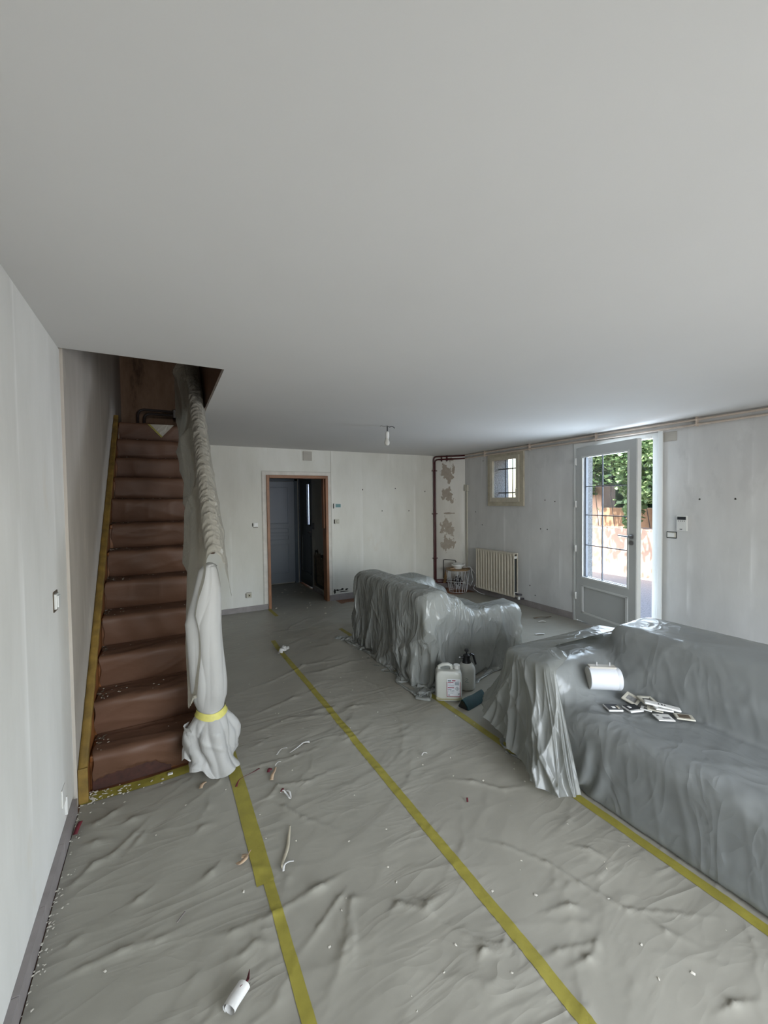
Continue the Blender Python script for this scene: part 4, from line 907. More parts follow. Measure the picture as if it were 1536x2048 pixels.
# ------------------------------------------------------------------ draped cloth (position based dynamics on a grid)
def sdf_box(P, lo, hi, r):
    c = (np.array(lo) + hi) / 2; h = (np.array(hi) - lo) / 2 - r
    d = P - c; sg = np.sign(d); sg[sg == 0] = 1; q = np.abs(d) - h
    qp = np.maximum(q, 0); L = np.sqrt((qp ** 2).sum(-1)); inside = L < 1e-9
    dist = L + np.minimum(q.max(-1), 0) - r
    g = qp / np.maximum(L, 1e-9)[..., None]
    if inside.any():
        am = q.argmax(-1); gi = np.zeros_like(P); np.put_along_axis(gi, am[..., None], 1.0, -1); g = np.where(inside[..., None], gi, g)
    return dist, g * sg
def drape(P, ds, boxes, steps, iters, thick=.006, bend=.12, mu=.5, gz=-.0032, floor_z=.006, pinned=None, push=None):
    V = np.zeros_like(P)
    def rel(a, b, rest, k, comp_only=False):
        d = P[b] - P[a]; L = np.sqrt((d * d).sum(-1, keepdims=True)) + 1e-9
        c = (L - rest) / L * (.5 * k)
        if comp_only: c = np.minimum(c, 0)
        d *= c; P[a] += d; P[b] -= d
    S = slice
    def pairs(o1, o2):
        """index pairs (i,j)-(i+o1,j+o2) split in colours that touch no vertex twice"""
        nx_, ny_ = P.shape[:2]; out = []
        n1 = max(abs(o1), 0); n2 = abs(o2)
        if o1: ax, st_ = 0, abs(o1)
        else: ax, st_ = 1, abs(o2)
        for c in range(2):
            for e in range(st_):
                st0 = c * st_ + e
                if ax == 0:
                    ia = np.arange(st0, nx_ - o1, 2 * st_); ja = np.arange(max(0, -o2), ny_ - max(0, o2))
                else:
                    ia = np.arange(0, nx_); ja = np.arange(st0, ny_ - o2, 2 * st_)
                if len(ia) and len(ja):
                    if ax == 0:
                        out.append(((S(ia[0], ia[-1] + 1, 2 * st_), S(ja[0], ja[-1] + 1)), (S(ia[0] + o1, ia[-1] + o1 + 1, 2 * st_), S(ja[0] + o2, ja[-1] + o2 + 1))))
                    else:
                        out.append(((S(None), S(ja[0], ja[-1] + 1, 2 * st_)), (S(None), S(ja[0] + o2, ja[-1] + o2 + 1, 2 * st_))))
        return out
    st_x, st_y, sh1, sh2, bx, by = pairs(1, 0), pairs(0, 1), pairs(1, 1), pairs(1, -1), pairs(2, 0), pairs(0, 2)
    for it in range(steps):
        V *= .985; V[..., 2] += gz
        ref = P.copy(); old = P.copy(); P += V
        if push is not None: push(P, it)
        for k in range(iters):
            for lst, rest, kk, co in ((st_x, ds, 1, 0), (st_y, ds, 1, 0), (sh1, ds * 1.4142, .5, 0), (sh2, ds * 1.4142, .5, 0), (bx, 2 * ds, bend, 1), (by, 2 * ds, bend, 1)):
                for a, b in lst: rel(a, b, rest, kk, bool(co))
            if k % 2 == iters % 2 or k == iters - 1:
                for lo, hi, r in boxes:
                    m_ = ((P > np.array(lo) - thick) & (P < np.array(hi) + thick)).all(-1)
                    if not m_.any(): continue
                    Q = P[m_]; dist, g = sdf_box(Q, lo, hi, r); pen = thick - dist; on = pen > 0
                    Q[on] += g[on] * pen[on][:, None]; P[m_] = Q
                    if k == iters - 1:
                        ix = np.argwhere(m_)[on]; a0, a1 = ix[:, 0], ix[:, 1]
                        old[a0, a1] += (P[a0, a1] - old[a0, a1]) * mu
                lowm = P[..., 2] < floor_z
                P[..., 2] = np.maximum(P[..., 2], floor_z)
                if k == iters - 1: old[lowm] += (P[lowm] - old[lowm]) * .97; P[lowm, :2] = ref[lowm, :2]; old[lowm] = P[lowm]
            if pinned is not None: pinned(P)
        V = P - old
        sp = np.sqrt((V ** 2).sum(-1, keepdims=True)); V *= np.minimum(1, .02 / (sp + 1e-9))
    return P
def upsample(P):
    nx_, ny_ = P.shape[:2]; Q = np.zeros((2 * nx_ - 1, 2 * ny_ - 1, 3)); Q[::2, ::2] = P
    Q[1::2, ::2] = (P[:-1] + P[1:]) / 2; Q[:, 1::2] = (Q[:, :-2:2] + Q[:, 2::2]) / 2; return Q
def sheet_from(name, P, mat, parent, corners=()):
    """CORNERS: (iu, iv, r): corner (0/1, 0/1) of the sheet rounded off with radius R in grid steps"""
    F = grid_faces(*P.shape[:2]); nu_, nv_ = P.shape[:2]
    for cu, cv_, r in corners:
        r *= 2; iu, iv = F[:, 0] // nv_, F[:, 0] % nv_; a = iu if cu == 0 else nu_ - 1 - iu; b = iv if cv_ == 0 else nv_ - 1 - iv
        F = F[~((a < r) & (b < r) & ((a - r) ** 2 + (b - r) ** 2 > r * r))]
    used = np.unique(F); remap = -np.ones(nu_ * nv_, int); remap[used] = np.arange(len(used))
    o = from_np(name, P.reshape(-1, 3)[used], remap[F], mat, parent)
    return o
def start(x0, x1, y0, y1, ds, z, comp, seed, amp=.012):
    nx_, ny_ = int((x1 - x0) / ds) + 1, int((y1 - y0) / ds) + 1
    xs = np.linspace(-(nx_ - 1) * ds / 2, (nx_ - 1) * ds / 2, nx_) * comp + (x0 + x1) / 2
    ys = np.linspace(-(ny_ - 1) * ds / 2, (ny_ - 1) * ds / 2, ny_) * comp + (y0 + y1) / 2
    X, Y = np.meshgrid(xs, ys, indexing='ij'); Z = z + noise2(14, amp, seed, 9)(X, Y)
    return np.stack([X, Y, Z], -1)

def sofa_body(root, boxes, names):
    for (lo, hi, r), nm in zip(boxes, names):
        MB().box([lo[i] + (.016 if i < 2 else .004) for i in range(3)], [hi[i] - .016 for i in range(3)], r * .9, 4).build(nm, M_sofa, root, smooth=True)

def lay(uprof, ymin, ymax, edge_lo, edge_hi, caps, ds, comp, seed, drop_lo=None, drop_hi=None, amp=.008, cv=None, slope=.15, zr=1.0):
    """start state: the sheet laid over the seat profile and tucked into its crease. UPROF: (x, z) along the sheet;
    CAPS: (y0, y1, u0, u1, z): where an arm lifts it; beyond EDGE_LO / EDGE_HI it hangs down"""
    up = np.array(uprof, float); L = np.r_[0, np.cumsum(np.linalg.norm(np.diff(up, axis=0), axis=1))]
    nx_ = int(L[-1] / comp / ds) + 1; u = np.linspace(0, L[-1], nx_)
    ny_ = int((ymax - ymin) / ds) + 1; v = (np.arange(ny_) - (ny_ - 1) / 2) * ds * (cv or comp) + (ymax + ymin) / 2
    U, Vv = np.meshgrid(u, v, indexing='ij')
    X = np.interp(U, L, up[:, 0]); Z = np.interp(U, L, up[:, 1]); Y = Vv.copy()
    for y0, y1, u0, u1, zc in caps:
        m_ = (U > u0) & (U < u1) & (Vv > y0) & (Vv < y1); Z = np.where(m_, np.maximum(Z, zc), Z)
    for edge, sg, top in ((edge_lo, -1, drop_lo), (edge_hi, 1, drop_hi)):
        if edge is None: continue
        over = np.maximum(0, sg * (Vv - edge)); m_ = over > 0
        Z = np.where(m_, np.maximum(.012, np.minimum(Z, top + .03 - over * zr)), Z); Y = np.where(m_, edge + sg * (.02 + slope * np.minimum(over, .9)), Y)
    nz_ = noise2(14, amp, seed, 9)(U * 1.3, Vv); n2_ = noise2(10, amp, seed + 7, 14)(U, Vv * 1.2)
    X = X + n2_; Y = Y + noise2(10, amp, seed + 3, 11)(U, Vv); Z = Z + nz_ + .006
    P = np.stack([X, Y, Z], -1)
    return P, U, Vv, L
def crumple(P, amp, seed, folds=0.0):
    P = upsample(P)
    for _ in range(2):
        Q = P.copy(); Q[1:-1] += P[:-2] + P[2:]; Q[1:-1] /= 3; P = Q; Q = P.copy(); Q[:, 1:-1] += P[:, :-2] + P[:, 2:]; Q[:, 1:-1] /= 3; P = Q
    """small sharp crinkles along the surface normal"""
    du = np.gradient(P, axis=0); dv = np.gradient(P, axis=1); n = np.cross(du, dv); n /= np.linalg.norm(n, axis=-1, keepdims=True) + 1e-9
    I_, J_ = np.meshgrid(np.arange(P.shape[0]) * .0105, np.arange(P.shape[1]) * .0105, indexing='ij')
    d = ridged(4, amp, seed, 5, (1, 1))(I_, J_) + ridged(3, amp * .6, seed + 2, 13)(I_, J_)
    # hanging faces carry long falling folds
    if folds:
        steep = np.clip((.80 - np.abs(n[..., 2])) / .4, 0, 1)
        for ax in (0, 1): k_ = 9; steep = sum(np.roll(steep, t, ax) for t in range(-k_, k_ + 1)) / (2 * k_ + 1)
        side = np.clip((np.abs(n[..., 0]) - np.abs(n[..., 1])) * 2 + .5, 0, 1)
        fx_ = ridged(3, folds, seed + 5, 8, (.30, 1.0))(I_, J_); fy_ = ridged(3, folds, seed + 6, 7, (1.0, .30))(I_, J_)
        low = np.clip((.95 - P[..., 2]) / .35, 0, 1)
        d = d + steep * low * (side * fx_ + (1 - side) * fy_)
    return P + n * (d - amp * .3)[..., None]

# far sofa
BX1 = [((1.97, 2.97, 0), (3.12, 4.42, .46), .05), ((1.95, 2.96, 0), (2.27, 4.42, .82), .07), ((2.0, 2.96, 0), (3.14, 3.24, .595), .06), ((2.0, 4.12, 0), (3.1, 4.42, .56), .06), ((2.25, 3.92, .3), (2.80, 4.36, .74), .09), ((2.18, 2.98, .3), (2.46, 3.75, .735), .10)]
s1 = empty('covered_sofa', (2.5, 3.7, 0), 'far sofa shrouded in a grey plastic dust sheet, in front of the radiator', 'sofa')
sofa_body(s1, BX1, ['sofa_frame', 'backrest', 'armrest', 'armrest', 'cushion', 'cushion'])
ds = .042
u1 = [(1.80, .03), (1.93, .84), (2.29, .84), (2.48, .49), (3.13, .49), (3.34, .03)]
P, U, Vv, L = lay(u1, 2.31, 5.12, 2.95, 4.44, [(2.9, 3.26, L_a, L_b, .62) for L_a, L_b in ((.9, 2.45),)] + [(4.08, 4.5, .9, 2.45, .60)], ds, .955, 21, .62, .60, cv=.94, slope=.18)
pin = (np.abs(U - (L[3])) < ds * .6) & (Vv > 3.45) & (Vv < 3.85); fix = P[pin].copy(); fix[:, 0] = 2.50; fix[:, 2] = .475
def pf(P): P[pin] = fix
P = drape(P, ds, BX1, 55, 10, bend=.05, pinned=pf, mu=.35)
P = upsample(P); P += RNG.normal(0, .0015, P.shape)
pin2 = np.zeros(P.shape[:2], bool); pin2[::2, ::2] = pin
def pf2(P): P[pin2] = fix
P = drape(P, ds / 2, BX1, 60, 10, bend=.05, mu=.7, pinned=pf2)
sheet_from('dust_sheet', crumple(P, .018, 5, .11), M_sofafilm2, s1, ((0, 0, 46), (0, 1, 38), (1, 0, 30), (1, 1, 28)))

# near sofa
BX2 = [((2.03, -.75, 0), (2.65, 1.75, .43), .09), ((2.535, -.75, 0), (3.06, 1.70, .60), .05), ((2.60, -.75, .4), (3.06, 1.70, .80), .07), ((2.02, 1.68, 0), (3.06, 2.0, .61), .07)]
s2 = empty('covered_sofa', (2.5, .9, 0), 'near sofa under a grey plastic dust sheet, with wall fittings lying on its seat', 'sofa')
sofa_body(s2, BX2, ['sofa_frame', 'back_base', 'backrest', 'armrest'])
u2 = [(1.97, .075), (2.02, .45), (2.51, .45), (2.61, .83), (3.08, .83), (3.20, .06)]
P, U, Vv, L = lay(u2, -.80, 2.45, None, 2.02, [(1.66, 2.1, .36, 1.75, .63)], ds, .98, 33, None, .63, cv=.995, slope=.12)
pin = (np.abs(U - L[2]) < ds * .6) & (Vv < 1.58); fix = P[pin].copy(); fix[:, 0] = 2.52; fix[:, 2] = .43
P = drape(P, ds, BX2, 55, 10, bend=.05, pinned=pf, mu=.35)
P = upsample(P); P += RNG.normal(0, .0015, P.shape)
pin2 = np.zeros(P.shape[:2], bool); pin2[::2, ::2] = pin
P = drape(P, ds / 2, BX2, 60, 10, bend=.05, mu=.7, pinned=pf2)
SEAT0 = P
P = crumple(P, .010, 8, .007)
sheet_from('dust_sheet', P, M_sofafilm, s2, ((0, 1, 36), (1, 1, 20)))
SEATP = P
# a second film laid over the armrest: from its top it fans out to the floor, the near edge slanting down the sofa front
inner = [(2.20, 1.70, .628), (2.24, 1.74, .640), (2.26, 1.82, .645), (2.30, 1.86, .645), (2.6, 1.86, .645), (3.0, 1.86, .645)]
edge_ = [(2.035, 1.655, .600), (2.005, 1.72, .622), (1.995, 1.93, .625), (2.06, 2.035, .628), (2.5, 2.045, .625), (3.0, 2.045, .625)]
hem_ = [(1.965, 1.43, .020), (1.84, 1.54, .020), (1.90, 1.86, .085), (2.05, 2.22, .14), (2.5, 2.38, .05), (3.0, 2.34, .03)]
def cat(pts, t):
    """smooth curve through the points, T in 0..1"""
    pts = np.array(pts, float); n = len(pts) - 1; x = np.clip(t * n, 0, n - 1e-6); i = x.astype(int); f = (x - i)[:, None]
    g = lambda k: pts[np.clip(k, 0, n)]
    p0, p1, p2, p3 = g(i - 1), g(i), g(i + 1), g(i + 2)
    return .5 * (2 * p1 + (p2 - p0) * f + (2 * p0 - 5 * p1 + 4 * p2 - p3) * f ** 2 + (-p0 + 3 * p1 - 3 * p2 + p3) * f ** 3)
nt_u, nr_ = 330, 110
t = np.linspace(0, 1, nt_u); I0, E0, H0_ = cat(inner, t), cat(edge_, t), cat(hem_, t)
rr = np.linspace(0, 1, nr_)[None, :, None]; e_ = .24
a_ = np.clip(rr / e_, 0, 1); b_ = np.clip((rr - e_) / (1 - e_), 0, 1)
P = I0[:, None] * (1 - a_) + E0[:, None] * a_; P = np.where(rr > e_, E0[:, None] * (1 - b_) + H0_[:, None] * b_, P)
bow = (b_[..., 0] * (1 - b_[..., 0])) * .16
for _ in range(9): Q = P.copy(); Q[:, 1:-1] = (P[:, :-2] + P[:, 1:-1] + P[:, 2:]) / 3; P = Q
P[..., 2] += .012
du = np.gradient(P, axis=0); dv = np.gradient(P, axis=1); n = np.cross(dv, du); n /= np.linalg.norm(n, axis=-1, keepdims=True) + 1e-9
cen = np.array([2.5, 1.85, .3]); sg = np.sign(((P - cen) * n).sum(-1)); n *= sg[..., None]
Tm, Rm_ = np.meshgrid(t * 2.2, rr[0, :, 0] * .85, indexing='ij'); bb = np.broadcast_to(b_[..., 0], Tm.shape)
d = bb ** .7 * (ridged(3, .13, 81, 6.5, (1.0, .45))(Tm + .05 * np.sin(Rm_ * 7), Rm_) * np.clip(t * 8, 0, 1)[:, None] + ridged(3, .045, 86, 13, (1, .8))(Tm, Rm_) * np.clip(t * 12 - .8, 0, 1)[:, None]) + .005 - bow * .35 * np.clip(t * 6, 0, 1)[:, None]
d += .022 * np.exp(-((Tm - .06 - .10 * Rm_) / .025) ** 2) * bb
P = P + n * d[..., None]; P[..., 2] = np.maximum(P[..., 2], .012 + .004 * np.sin(Tm * 30))
from_np('arm_dust_sheet', P.reshape(-1, 3), grid_faces(nt_u, nr_), M_armfilm, s2)
def seat_z(x, y):
    d = (SEATP[..., 0] - x) ** 2 + (SEATP[..., 1] - y) ** 2; i = np.argsort(d.ravel())[:6]
    return min(.478, float(SEATP[..., 2].ravel()[i].max()))

# ------------------------------------------------------------------ floor film: strips joined by yellow tape
CREASES=[[(-0.42,1.74),(-0.29,1.75),(-0.18,1.75),(-0.06,1.73),(0.08,1.73)],[(-0.42,2.15),(-0.38,2.17),(-0.32,2.24),(-0.25,2.26),(-0.17,2.35),(-0.07,2.47)],[(-0.41,1.85),(-0.34,1.87),(-0.27,1.92)],[(-0.43,2.54),(-0.34,2.52),(-0.28,2.56),(-0.21,2.62)],[(-0.22,2.19),(-0.15,2.3),(-0.08,2.41)],[(-0.28,2.41),(-0.18,2.47),(-0.06,2.47)],[(-0.42,2.38),(-0.33,2.38),(-0.24,2.37)],[(-0.19,1.92),(-0.13,1.95),(-0.05,2.0)],[(0.47,2.23),(0.53,2.16),(0.6,2.04),(0.77,1.82)],[(0.45,1.64),(0.55,1.63),(0.69,1.65)],[(0.36,2.27),(0.48,2.28),(0.54,2.34),(0.7,2.29),(0.99,2.33)],[(0.06,1.9),(0.14,1.93),(0.21,1.99)],[(0.38,2.59),(0.5,2.58),(0.7,2.56),(0.99,2.58)],[(0.39,2.09),(0.51,2.06)],[(0.07,2.17),(0.13,2.23),(0.22,2.23)],[(0.08,1.65),(0.19,1.62),(0.34,1.61),(0.52,1.63),(0.6,1.65)],[(0.07,1.53),(0.21,1.52),(0.26,1.54),(0.34,1.49)],[(0.38,1.41),(0.49,1.48),(0.6,1.55),(0.66,1.58)],[(0.64,1.52),(0.59,1.38),(0.53,1.26)],[(0.67,1.35),(0.54,1.13)],[(0.47,1.27),(0.55,1.37),(0.64,1.52),(0.72,1.49)],[(0.73,1.39),(0.8,1.41),(0.89,1.33),(0.92,1.23)],[(0.85,1.41),(0.9,1.35),(1.02,1.36)],[(0.68,1.15),(0.64,1.07)],[(0.38,1.33),(0.46,1.36)],[(1.26,1.53),(1.38,1.41),(1.48,1.25),(1.52,1.11),(1.58,0.95),(1.73,0.85),(1.92,0.72)],[(1.29,1.17),(1.49,1.11)],[(1.58,1.11),(1.73,1.06)],[(1.24,1.11),(1.4,1.07),(1.45,1.02)],[(0.9,1.26),(1.0,1.13),(1.06,1.09),(1.12,1.13)],[(1.17,0.93),(1.29,0.91),(1.38,0.92)],[(0.94,0.93),(1.1,0.91)],[(0.91,1.05),(0.94,0.93)],[(1.39,1.93),(1.54,1.83),(1.65,1.69),(1.82,1.64)],[(1.51,2.09),(1.85,2.08)],[(1.61,0.94),(1.63,0.83),(1.69,0.72)],[(0.93,1.09),(0.98,1.11),(1.07,1.06)],[(1.11,0.99),(1.22,0.98),(1.36,0.93),(1.43,0.95)],[(1.62,1.29),(1.71,1.2),(1.75,1.08)],[(1.47,0.62),(1.58,0.6),(1.69,0.55)],[(1.52,0.81),(1.67,0.68)],[(0.47,3.67),(0.8,3.74),(1.07,3.87),(1.18,3.96),(1.54,3.91),(1.89,3.99)],[(1.23,4.38),(1.54,4.38),(1.86,4.35)],[(0.46,3.18),(0.69,3.25),(0.92,3.34),(1.01,3.31)],[(0.42,2.96),(0.59,2.98),(0.8,3.04),(0.95,2.98),(1.09,2.93),(1.49,2.88)],[(0.9,2.68),(1.07,2.62),(1.35,2.63)],[(1.11,3.77),(1.3,3.72),(1.62,3.8),(1.91,3.77)],[(0.91,3.05),(1.02,3.05),(1.14,3.02),(1.22,3.09)],[(1.25,4.92),(1.41,5.26),(1.7,5.48),(1.89,5.55)],[(1.18,4.58),(1.37,4.68),(1.46,4.8)],[(0.46,3.2),(0.67,3.5)],[(0.89,3.64),(1.01,3.8)],[(1.16,2.96),(1.3,2.96),(1.5,2.91)],[(1.28,3.14),(1.53,3.24)],[(1.18,2.78),(1.43,2.78)]]
T2PTS = [(1.115, -1.5), (1.12, .82), (1.125, 1.04), (1.12, 1.29), (1.12, 1.56), (1.11, 2.32), (1.10, 3.16), (1.08, 4.53), (1.09, 4.84)]
T3PTS = [(1.97, -1.5), (1.96, .73), (1.95, 1.86), (1.95, 2.43), (1.935, 2.82), (1.94, 3.38), (1.93, 3.8), (1.96, 4.6), (1.95, 4.86)]
def line_x(pts, y): return np.interp(y, [p[1] for p in pts], [p[0] for p in pts])
_r = np.random.default_rng(42)
SEGS = []   # (ax, ay, bx, by, height, width)
for c in CREASES:
    hh = _r.uniform(.007, .013); ww = _r.uniform(.006, .011)
    far = 1 + .12 * max(0, c[0][1] - 2)
    hh *= .72; nn_ = len(c) - 1
    for i_, (p, q) in enumerate(zip(c, c[1:])):
        e0, e1 = (math.sin(math.pi * min(1, (i_ + e) / nn_ + .0)) ** .7 if nn_ > 1 else 0 for e in (0, 1))
        SEGS.append((*p, *q, hh * far * e0, ww * far, hh * far * e1))
        if nn_ == 1: SEGS[-1] = (*p, *q, hh * far * .15, ww * far, hh * far * .15)
for i in range(220):
    x, y = _r.uniform(-.4, 3.2), _r.uniform(.4, 6.0); L = _r.uniform(.12, .55); a = _r.normal(.30, .45)
    A_ = _r.uniform(.0015, .004); SEGS.append((x, y, x + L * math.cos(a), y + L * math.sin(a), 0, _r.uniform(.006, .014), A_))
    SEGS.append((x + L * math.cos(a), y + L * math.sin(a), x + L * 1.8 * math.cos(a + .2), y + L * 1.8 * math.sin(a + .2), A_, SEGS[-1][5], 0))
for y in np.arange(.55, 4.8, .026):
    for sd in (-1, 1):
        if _r.uniform() < .55:
            x = float(line_x(T2PTS, y)) + sd * .015; L = _r.uniform(.03, .10); a = _r.normal(0, .35)
            SEGS.append((x, y, x + sd * L * math.cos(a), y + L * math.sin(a), (A_ := _r.uniform(.0015, .0045)), .0045, 0))
for y in np.arange(.6, 2.7, .03):
    for sd in (-1, 1):
        if _r.uniform() < .4:
            x = .345 + sd * .02; L = _r.uniform(.02, .07); a = _r.normal(0, .35)
            SEGS.append((x, y, x + sd * L * math.cos(a), y + L * math.sin(a), _r.uniform(.001, .003), .0045, 0))
SEGS = np.array(SEGS)
_u1 = noise2(9, .005, 3, 5.0); _u2 = ridged(3, .004, 9, 7, (.4, 1.5)); _u3 = noise2(8, .0012, 12, 22)
def film_h(x, y):
    """height of the wrinkled floor film above the tiles"""
    x = np.asarray(x, float); y = np.asarray(y, float); sh = x.shape; x = x.ravel(); y = y.ravel()
    h = .008 + _u1(x, y) + _u2(x, y) + _u3(x, y)
    o = np.argsort(y, kind='stable'); ys_ = y[o]
    for ax, ay, bx_, by_, A0, W, A1 in SEGS:
        lo, hi = min(ay, by_) - 6 * W, max(ay, by_) + 6 * W
        i0, i1 = np.searchsorted(ys_, lo), np.searchsorted(ys_, hi)
        if i1 <= i0: continue
        idx = o[i0:i1]; X = x[idx]; m_ = (X > min(ax, bx_) - 6 * W) & (X < max(ax, bx_) + 6 * W)
        if not m_.any(): continue
        idx = idx[m_]; X = x[idx]; Y = y[idx]
        dx, dy = bx_ - ax, by_ - ay; L2 = dx * dx + dy * dy + 1e-9
        t = np.clip(((X - ax) * dx + (Y - ay) * dy) / L2, 0, 1)
        wob = .006 * np.sin(23 * t + ax * 9)
        side = (dx * (Y - ay) - dy * (X - ax)) / math.sqrt(L2) + wob * min(1, math.sqrt(L2) * 3)
        dd = np.hypot(X - ax - t * dx, Y - ay - t * dy)
        dd = np.where((t > 0) & (t < 1), np.abs(side), dd)
        w_ = np.where(side > 0, W * .75, W * 1.7)
        tp = np.where((t > 0) & (t < 1), 1, np.exp(-(dd / W) ** 2)); A = A0 + (A1 - A0) * t
        v = A * np.exp(-(dd / w_) ** 1.1)
        h[idx] += v
    return np.maximum(h, .003).reshape(sh)
def strip(name, fx0, fx1, y0, y1, label, dx=.010, lift=0., drop=None):
    yy = [y1]
    while yy[-1] > y0: yy.append(yy[-1] - (min(.022, .0045 + .0034 * max(yy[-1], 0) ** 1.1) if yy[-1] > .45 else .05))
    yy = np.array(yy[::-1]); n = int((fx1(2.0) - fx0(2.0)) / dx) + 2
    u = np.linspace(0, 1, n); X = fx0(yy)[None] + (fx1(yy) - fx0(yy))[None] * u[:, None]; Y = np.repeat(yy[None], n, 0)
    Z = film_h(X, Y) + lift
    V = np.stack([X, Y, Z], -1).reshape(-1, 3); F = grid_faces(n, len(yy))
    if drop is not None:
        c = V[F].mean(1); F = F[~drop(c[:, 0], c[:, 1])]
    o = from_np(name, V, F, M_floorfilm, None, loc=(float(X.mean()), float(yy.mean()), 0))
    return tag(o, label, 'plastic sheet', 'floor dust sheets')
k_ = lambda v: (lambda y: np.full_like(np.asarray(y, float), v))
strip('floor_dust_sheet', k_(XL + .026), k_(.352), -1.5, 2.765, 'grey floor dust sheet between the left skirting and the nearest tape, before the stairs')
strip('floor_dust_sheet', lambda y: np.where(np.asarray(y) > 2.86, -.435, .345), lambda y: line_x(T2PTS, y), -1.5, 6.31, 'long grey floor dust sheet running to the hall doorway between two long yellow tapes', lift=.0006)
strip('floor_dust_sheet', lambda y: line_x(T2PTS, y), lambda y: line_x(T3PTS, y), -1.5, 6.31, 'wrinkled grey dust sheet on the floor just in front of the two covered sofas', lift=.0003,
      drop=lambda x, y: (x > 5))
strip('floor_dust_sheet', lambda y: line_x(T3PTS, y), k_(XR - .02), -1.5, 6.29, 'grey floor dust sheet by the glazed door and radiator, behind the sofas', dx=.016,
      drop=lambda x, y: ((y > 6.05 + .03 * np.sin(x * 20)) & (x > 2.45) & (x < 2.85)) | ((y > 5.75 - .25 * (x - 4) + .05 * np.sin(x * 11)) & (x > 3.4)))
strip('hall_dust_sheet', k_(1.385), k_(2.37), 6.31, 8.10, 'grey dust sheet covering the hall floor beyond the doorway', dx=.02)
def tape(name, pts, w_, mat, label, y_lo=None, lift=.0022, group=None, step=.012, cat='tape', na_=7, edge=.003):
    pts = [Vector((*p, 0)) for p in pts]; P_ = []
    for a, b in zip(pts, pts[1:]):
        n = max(2, int((b - a).length / step))
        for i in range(n): P_.append(a.lerp(b, i / n))
    P_.append(pts[-1]); P_ = np.array([p[:2] for p in P_])
    t = np.gradient(P_, axis=0); t /= np.linalg.norm(t, axis=1)[:, None]; nrm = np.stack([-t[:, 1], t[:, 0]], 1)
    r2 = np.random.default_rng(len(P_)); j = np.cumsum(r2.normal(0, .0003, len(P_))); j -= np.linspace(j[0], j[-1], len(P_))
    u = np.linspace(-w_ / 2, w_ / 2, na_)
    X = P_[None, :, 0] + nrm[None, :, 0] * (u[:, None] + j[None]); Y = P_[None, :, 1] + nrm[None, :, 1] * (u[:, None] + j[None])
    V = np.stack([X, Y, film_h(X, Y) + lift], -1).reshape(-1, 3)
    o = from_np(name, V, grid_faces(na_, len(P_)), mat, None, loc=(float(P_[:, 0].mean()), float(P_[:, 1].mean()), 0))
    return tag(o, label, cat, group)
G_ = 'yellow tapes joining the floor sheets'
tape('yellow_tape', [(.36, -.8), (.362, 1.2), (.358, 1.80)], .043, M_tape, 'narrow yellow tape on the floor sheets nearest the camera, running towards the stairs', group=G_)
tape('yellow_tape', [(.345, 1.76), (.342, 2.4), (.335, 2.86)], .074, M_tape, 'wide double yellow tape on the floor ending under the wrapped newel post', group=G_, lift=.0030)
tape('yellow_tape', T2PTS, .050, M_tape, 'long yellow tape down the middle of the floor sheets', group=G_)
tape('yellow_tape', T3PTS, .052, M_tape, 'yellow tape on the floor running along the edge of both covered sofas', group=G_)
tape('yellow_tape', [(1.385, 5.86), (1.37, 6.28)], .05, M_tape, 'short yellow tape on the floor by the left foot of the hall doorway', group=G_)
tape('yellow_tape', [(-.44, 2.755), (-.1, 2.748), (.16, 2.765)], .085, M_tape, 'yellow tape sealing the foot of the bottom stair', group=G_, lift=.003)

# ------------------------------------------------------------------ things standing by the far sofa
def fz(x, y): return float(film_h(np.array([x]), np.array([y]))[0])
# jerrycan
jx, jy, ja = 2.035, 2.705, math.radians(-33)
jz = fz(jx, jy) + .001
jc = empty('jerrycan', (jx, jy, jz), 'translucent white plastic jerrycan with a red-bordered label, by the far sofa', 'jerrycan')
RJ = Matrix.Translation((jx, jy, jz)) @ Matrix.Rotation(ja, 4, 'Z')
def J(bm_):
    bmesh.ops.transform(bm_, matrix=RJ, verts=bm_.verts)
mb = MB(); bm = mb.bm
hw, hd = .106, .074
rings = [(.0, .80, .78), (.006, .95, .94), (.03, 1, 1), (.19, 1, 1), (.215, .985, .98), (.235, .90, .93), (.246, .72, .85)]
nR = 40; prevr = None; R0 = []
for z, fx_, fy_ in rings:
    rg = []
    for k in range(nR):
        a = 2 * math.pi * k / nR; c, s_ = math.cos(a), math.sin(a); e = .32
        x = math.copysign(abs(c) ** e, c) * hw * fx_; y = math.copysign(abs(s_) ** e, s_) * hd * fy_
        rg.append(bm.verts.new((x, y, z)))
    R0.append(rg)
for p, q in zip(R0, R0[1:]):
    for k in range(nR): bm.faces.new((p[k], p[(k + 1) % nR], q[(k + 1) % nR], q[k]))
bm.faces.new(list(reversed(R0[0]))); bm.faces.new(R0[-1]); J(bm)
mb.build('body', M_jug, jc, smooth=True)
mb = MB(); mb.tube([(-.080, .0, .215), (-.075, 0, .262), (-.045, 0, .277), (.0, 0, .279), (.022, 0, .268), (.026, 0, .235)], .015, 10); J(mb.bm); mb.build('handle', M_jug, jc, smooth=True)
mb = MB(); mb.lathe([(.022, .235), (.022, .248), (.026, .25), (.026, .276), (.023, .280)], 20, Matrix.Translation((.068, 0, 0))); J(mb.bm); mb.build('cap', M_white, jc, smooth=True)
mb = MB(); mb.box((-hw - .0006, -hd - .0006, .006), (hw + .0006, hd + .0006, .042), .02, 3); J(mb.bm); mb.build('liquid', M_liquid, jc, smooth=True)
lab = MB(); lab.box((-.030, -hd - .0022, .046), (.078, -hd - .0008, .188)); bmesh.ops.translate(lab.bm, vec=(.012, 0, 0), verts=lab.bm.verts); J(lab.bm); lab = lab.build('label_sheet', M_labelw, jc)
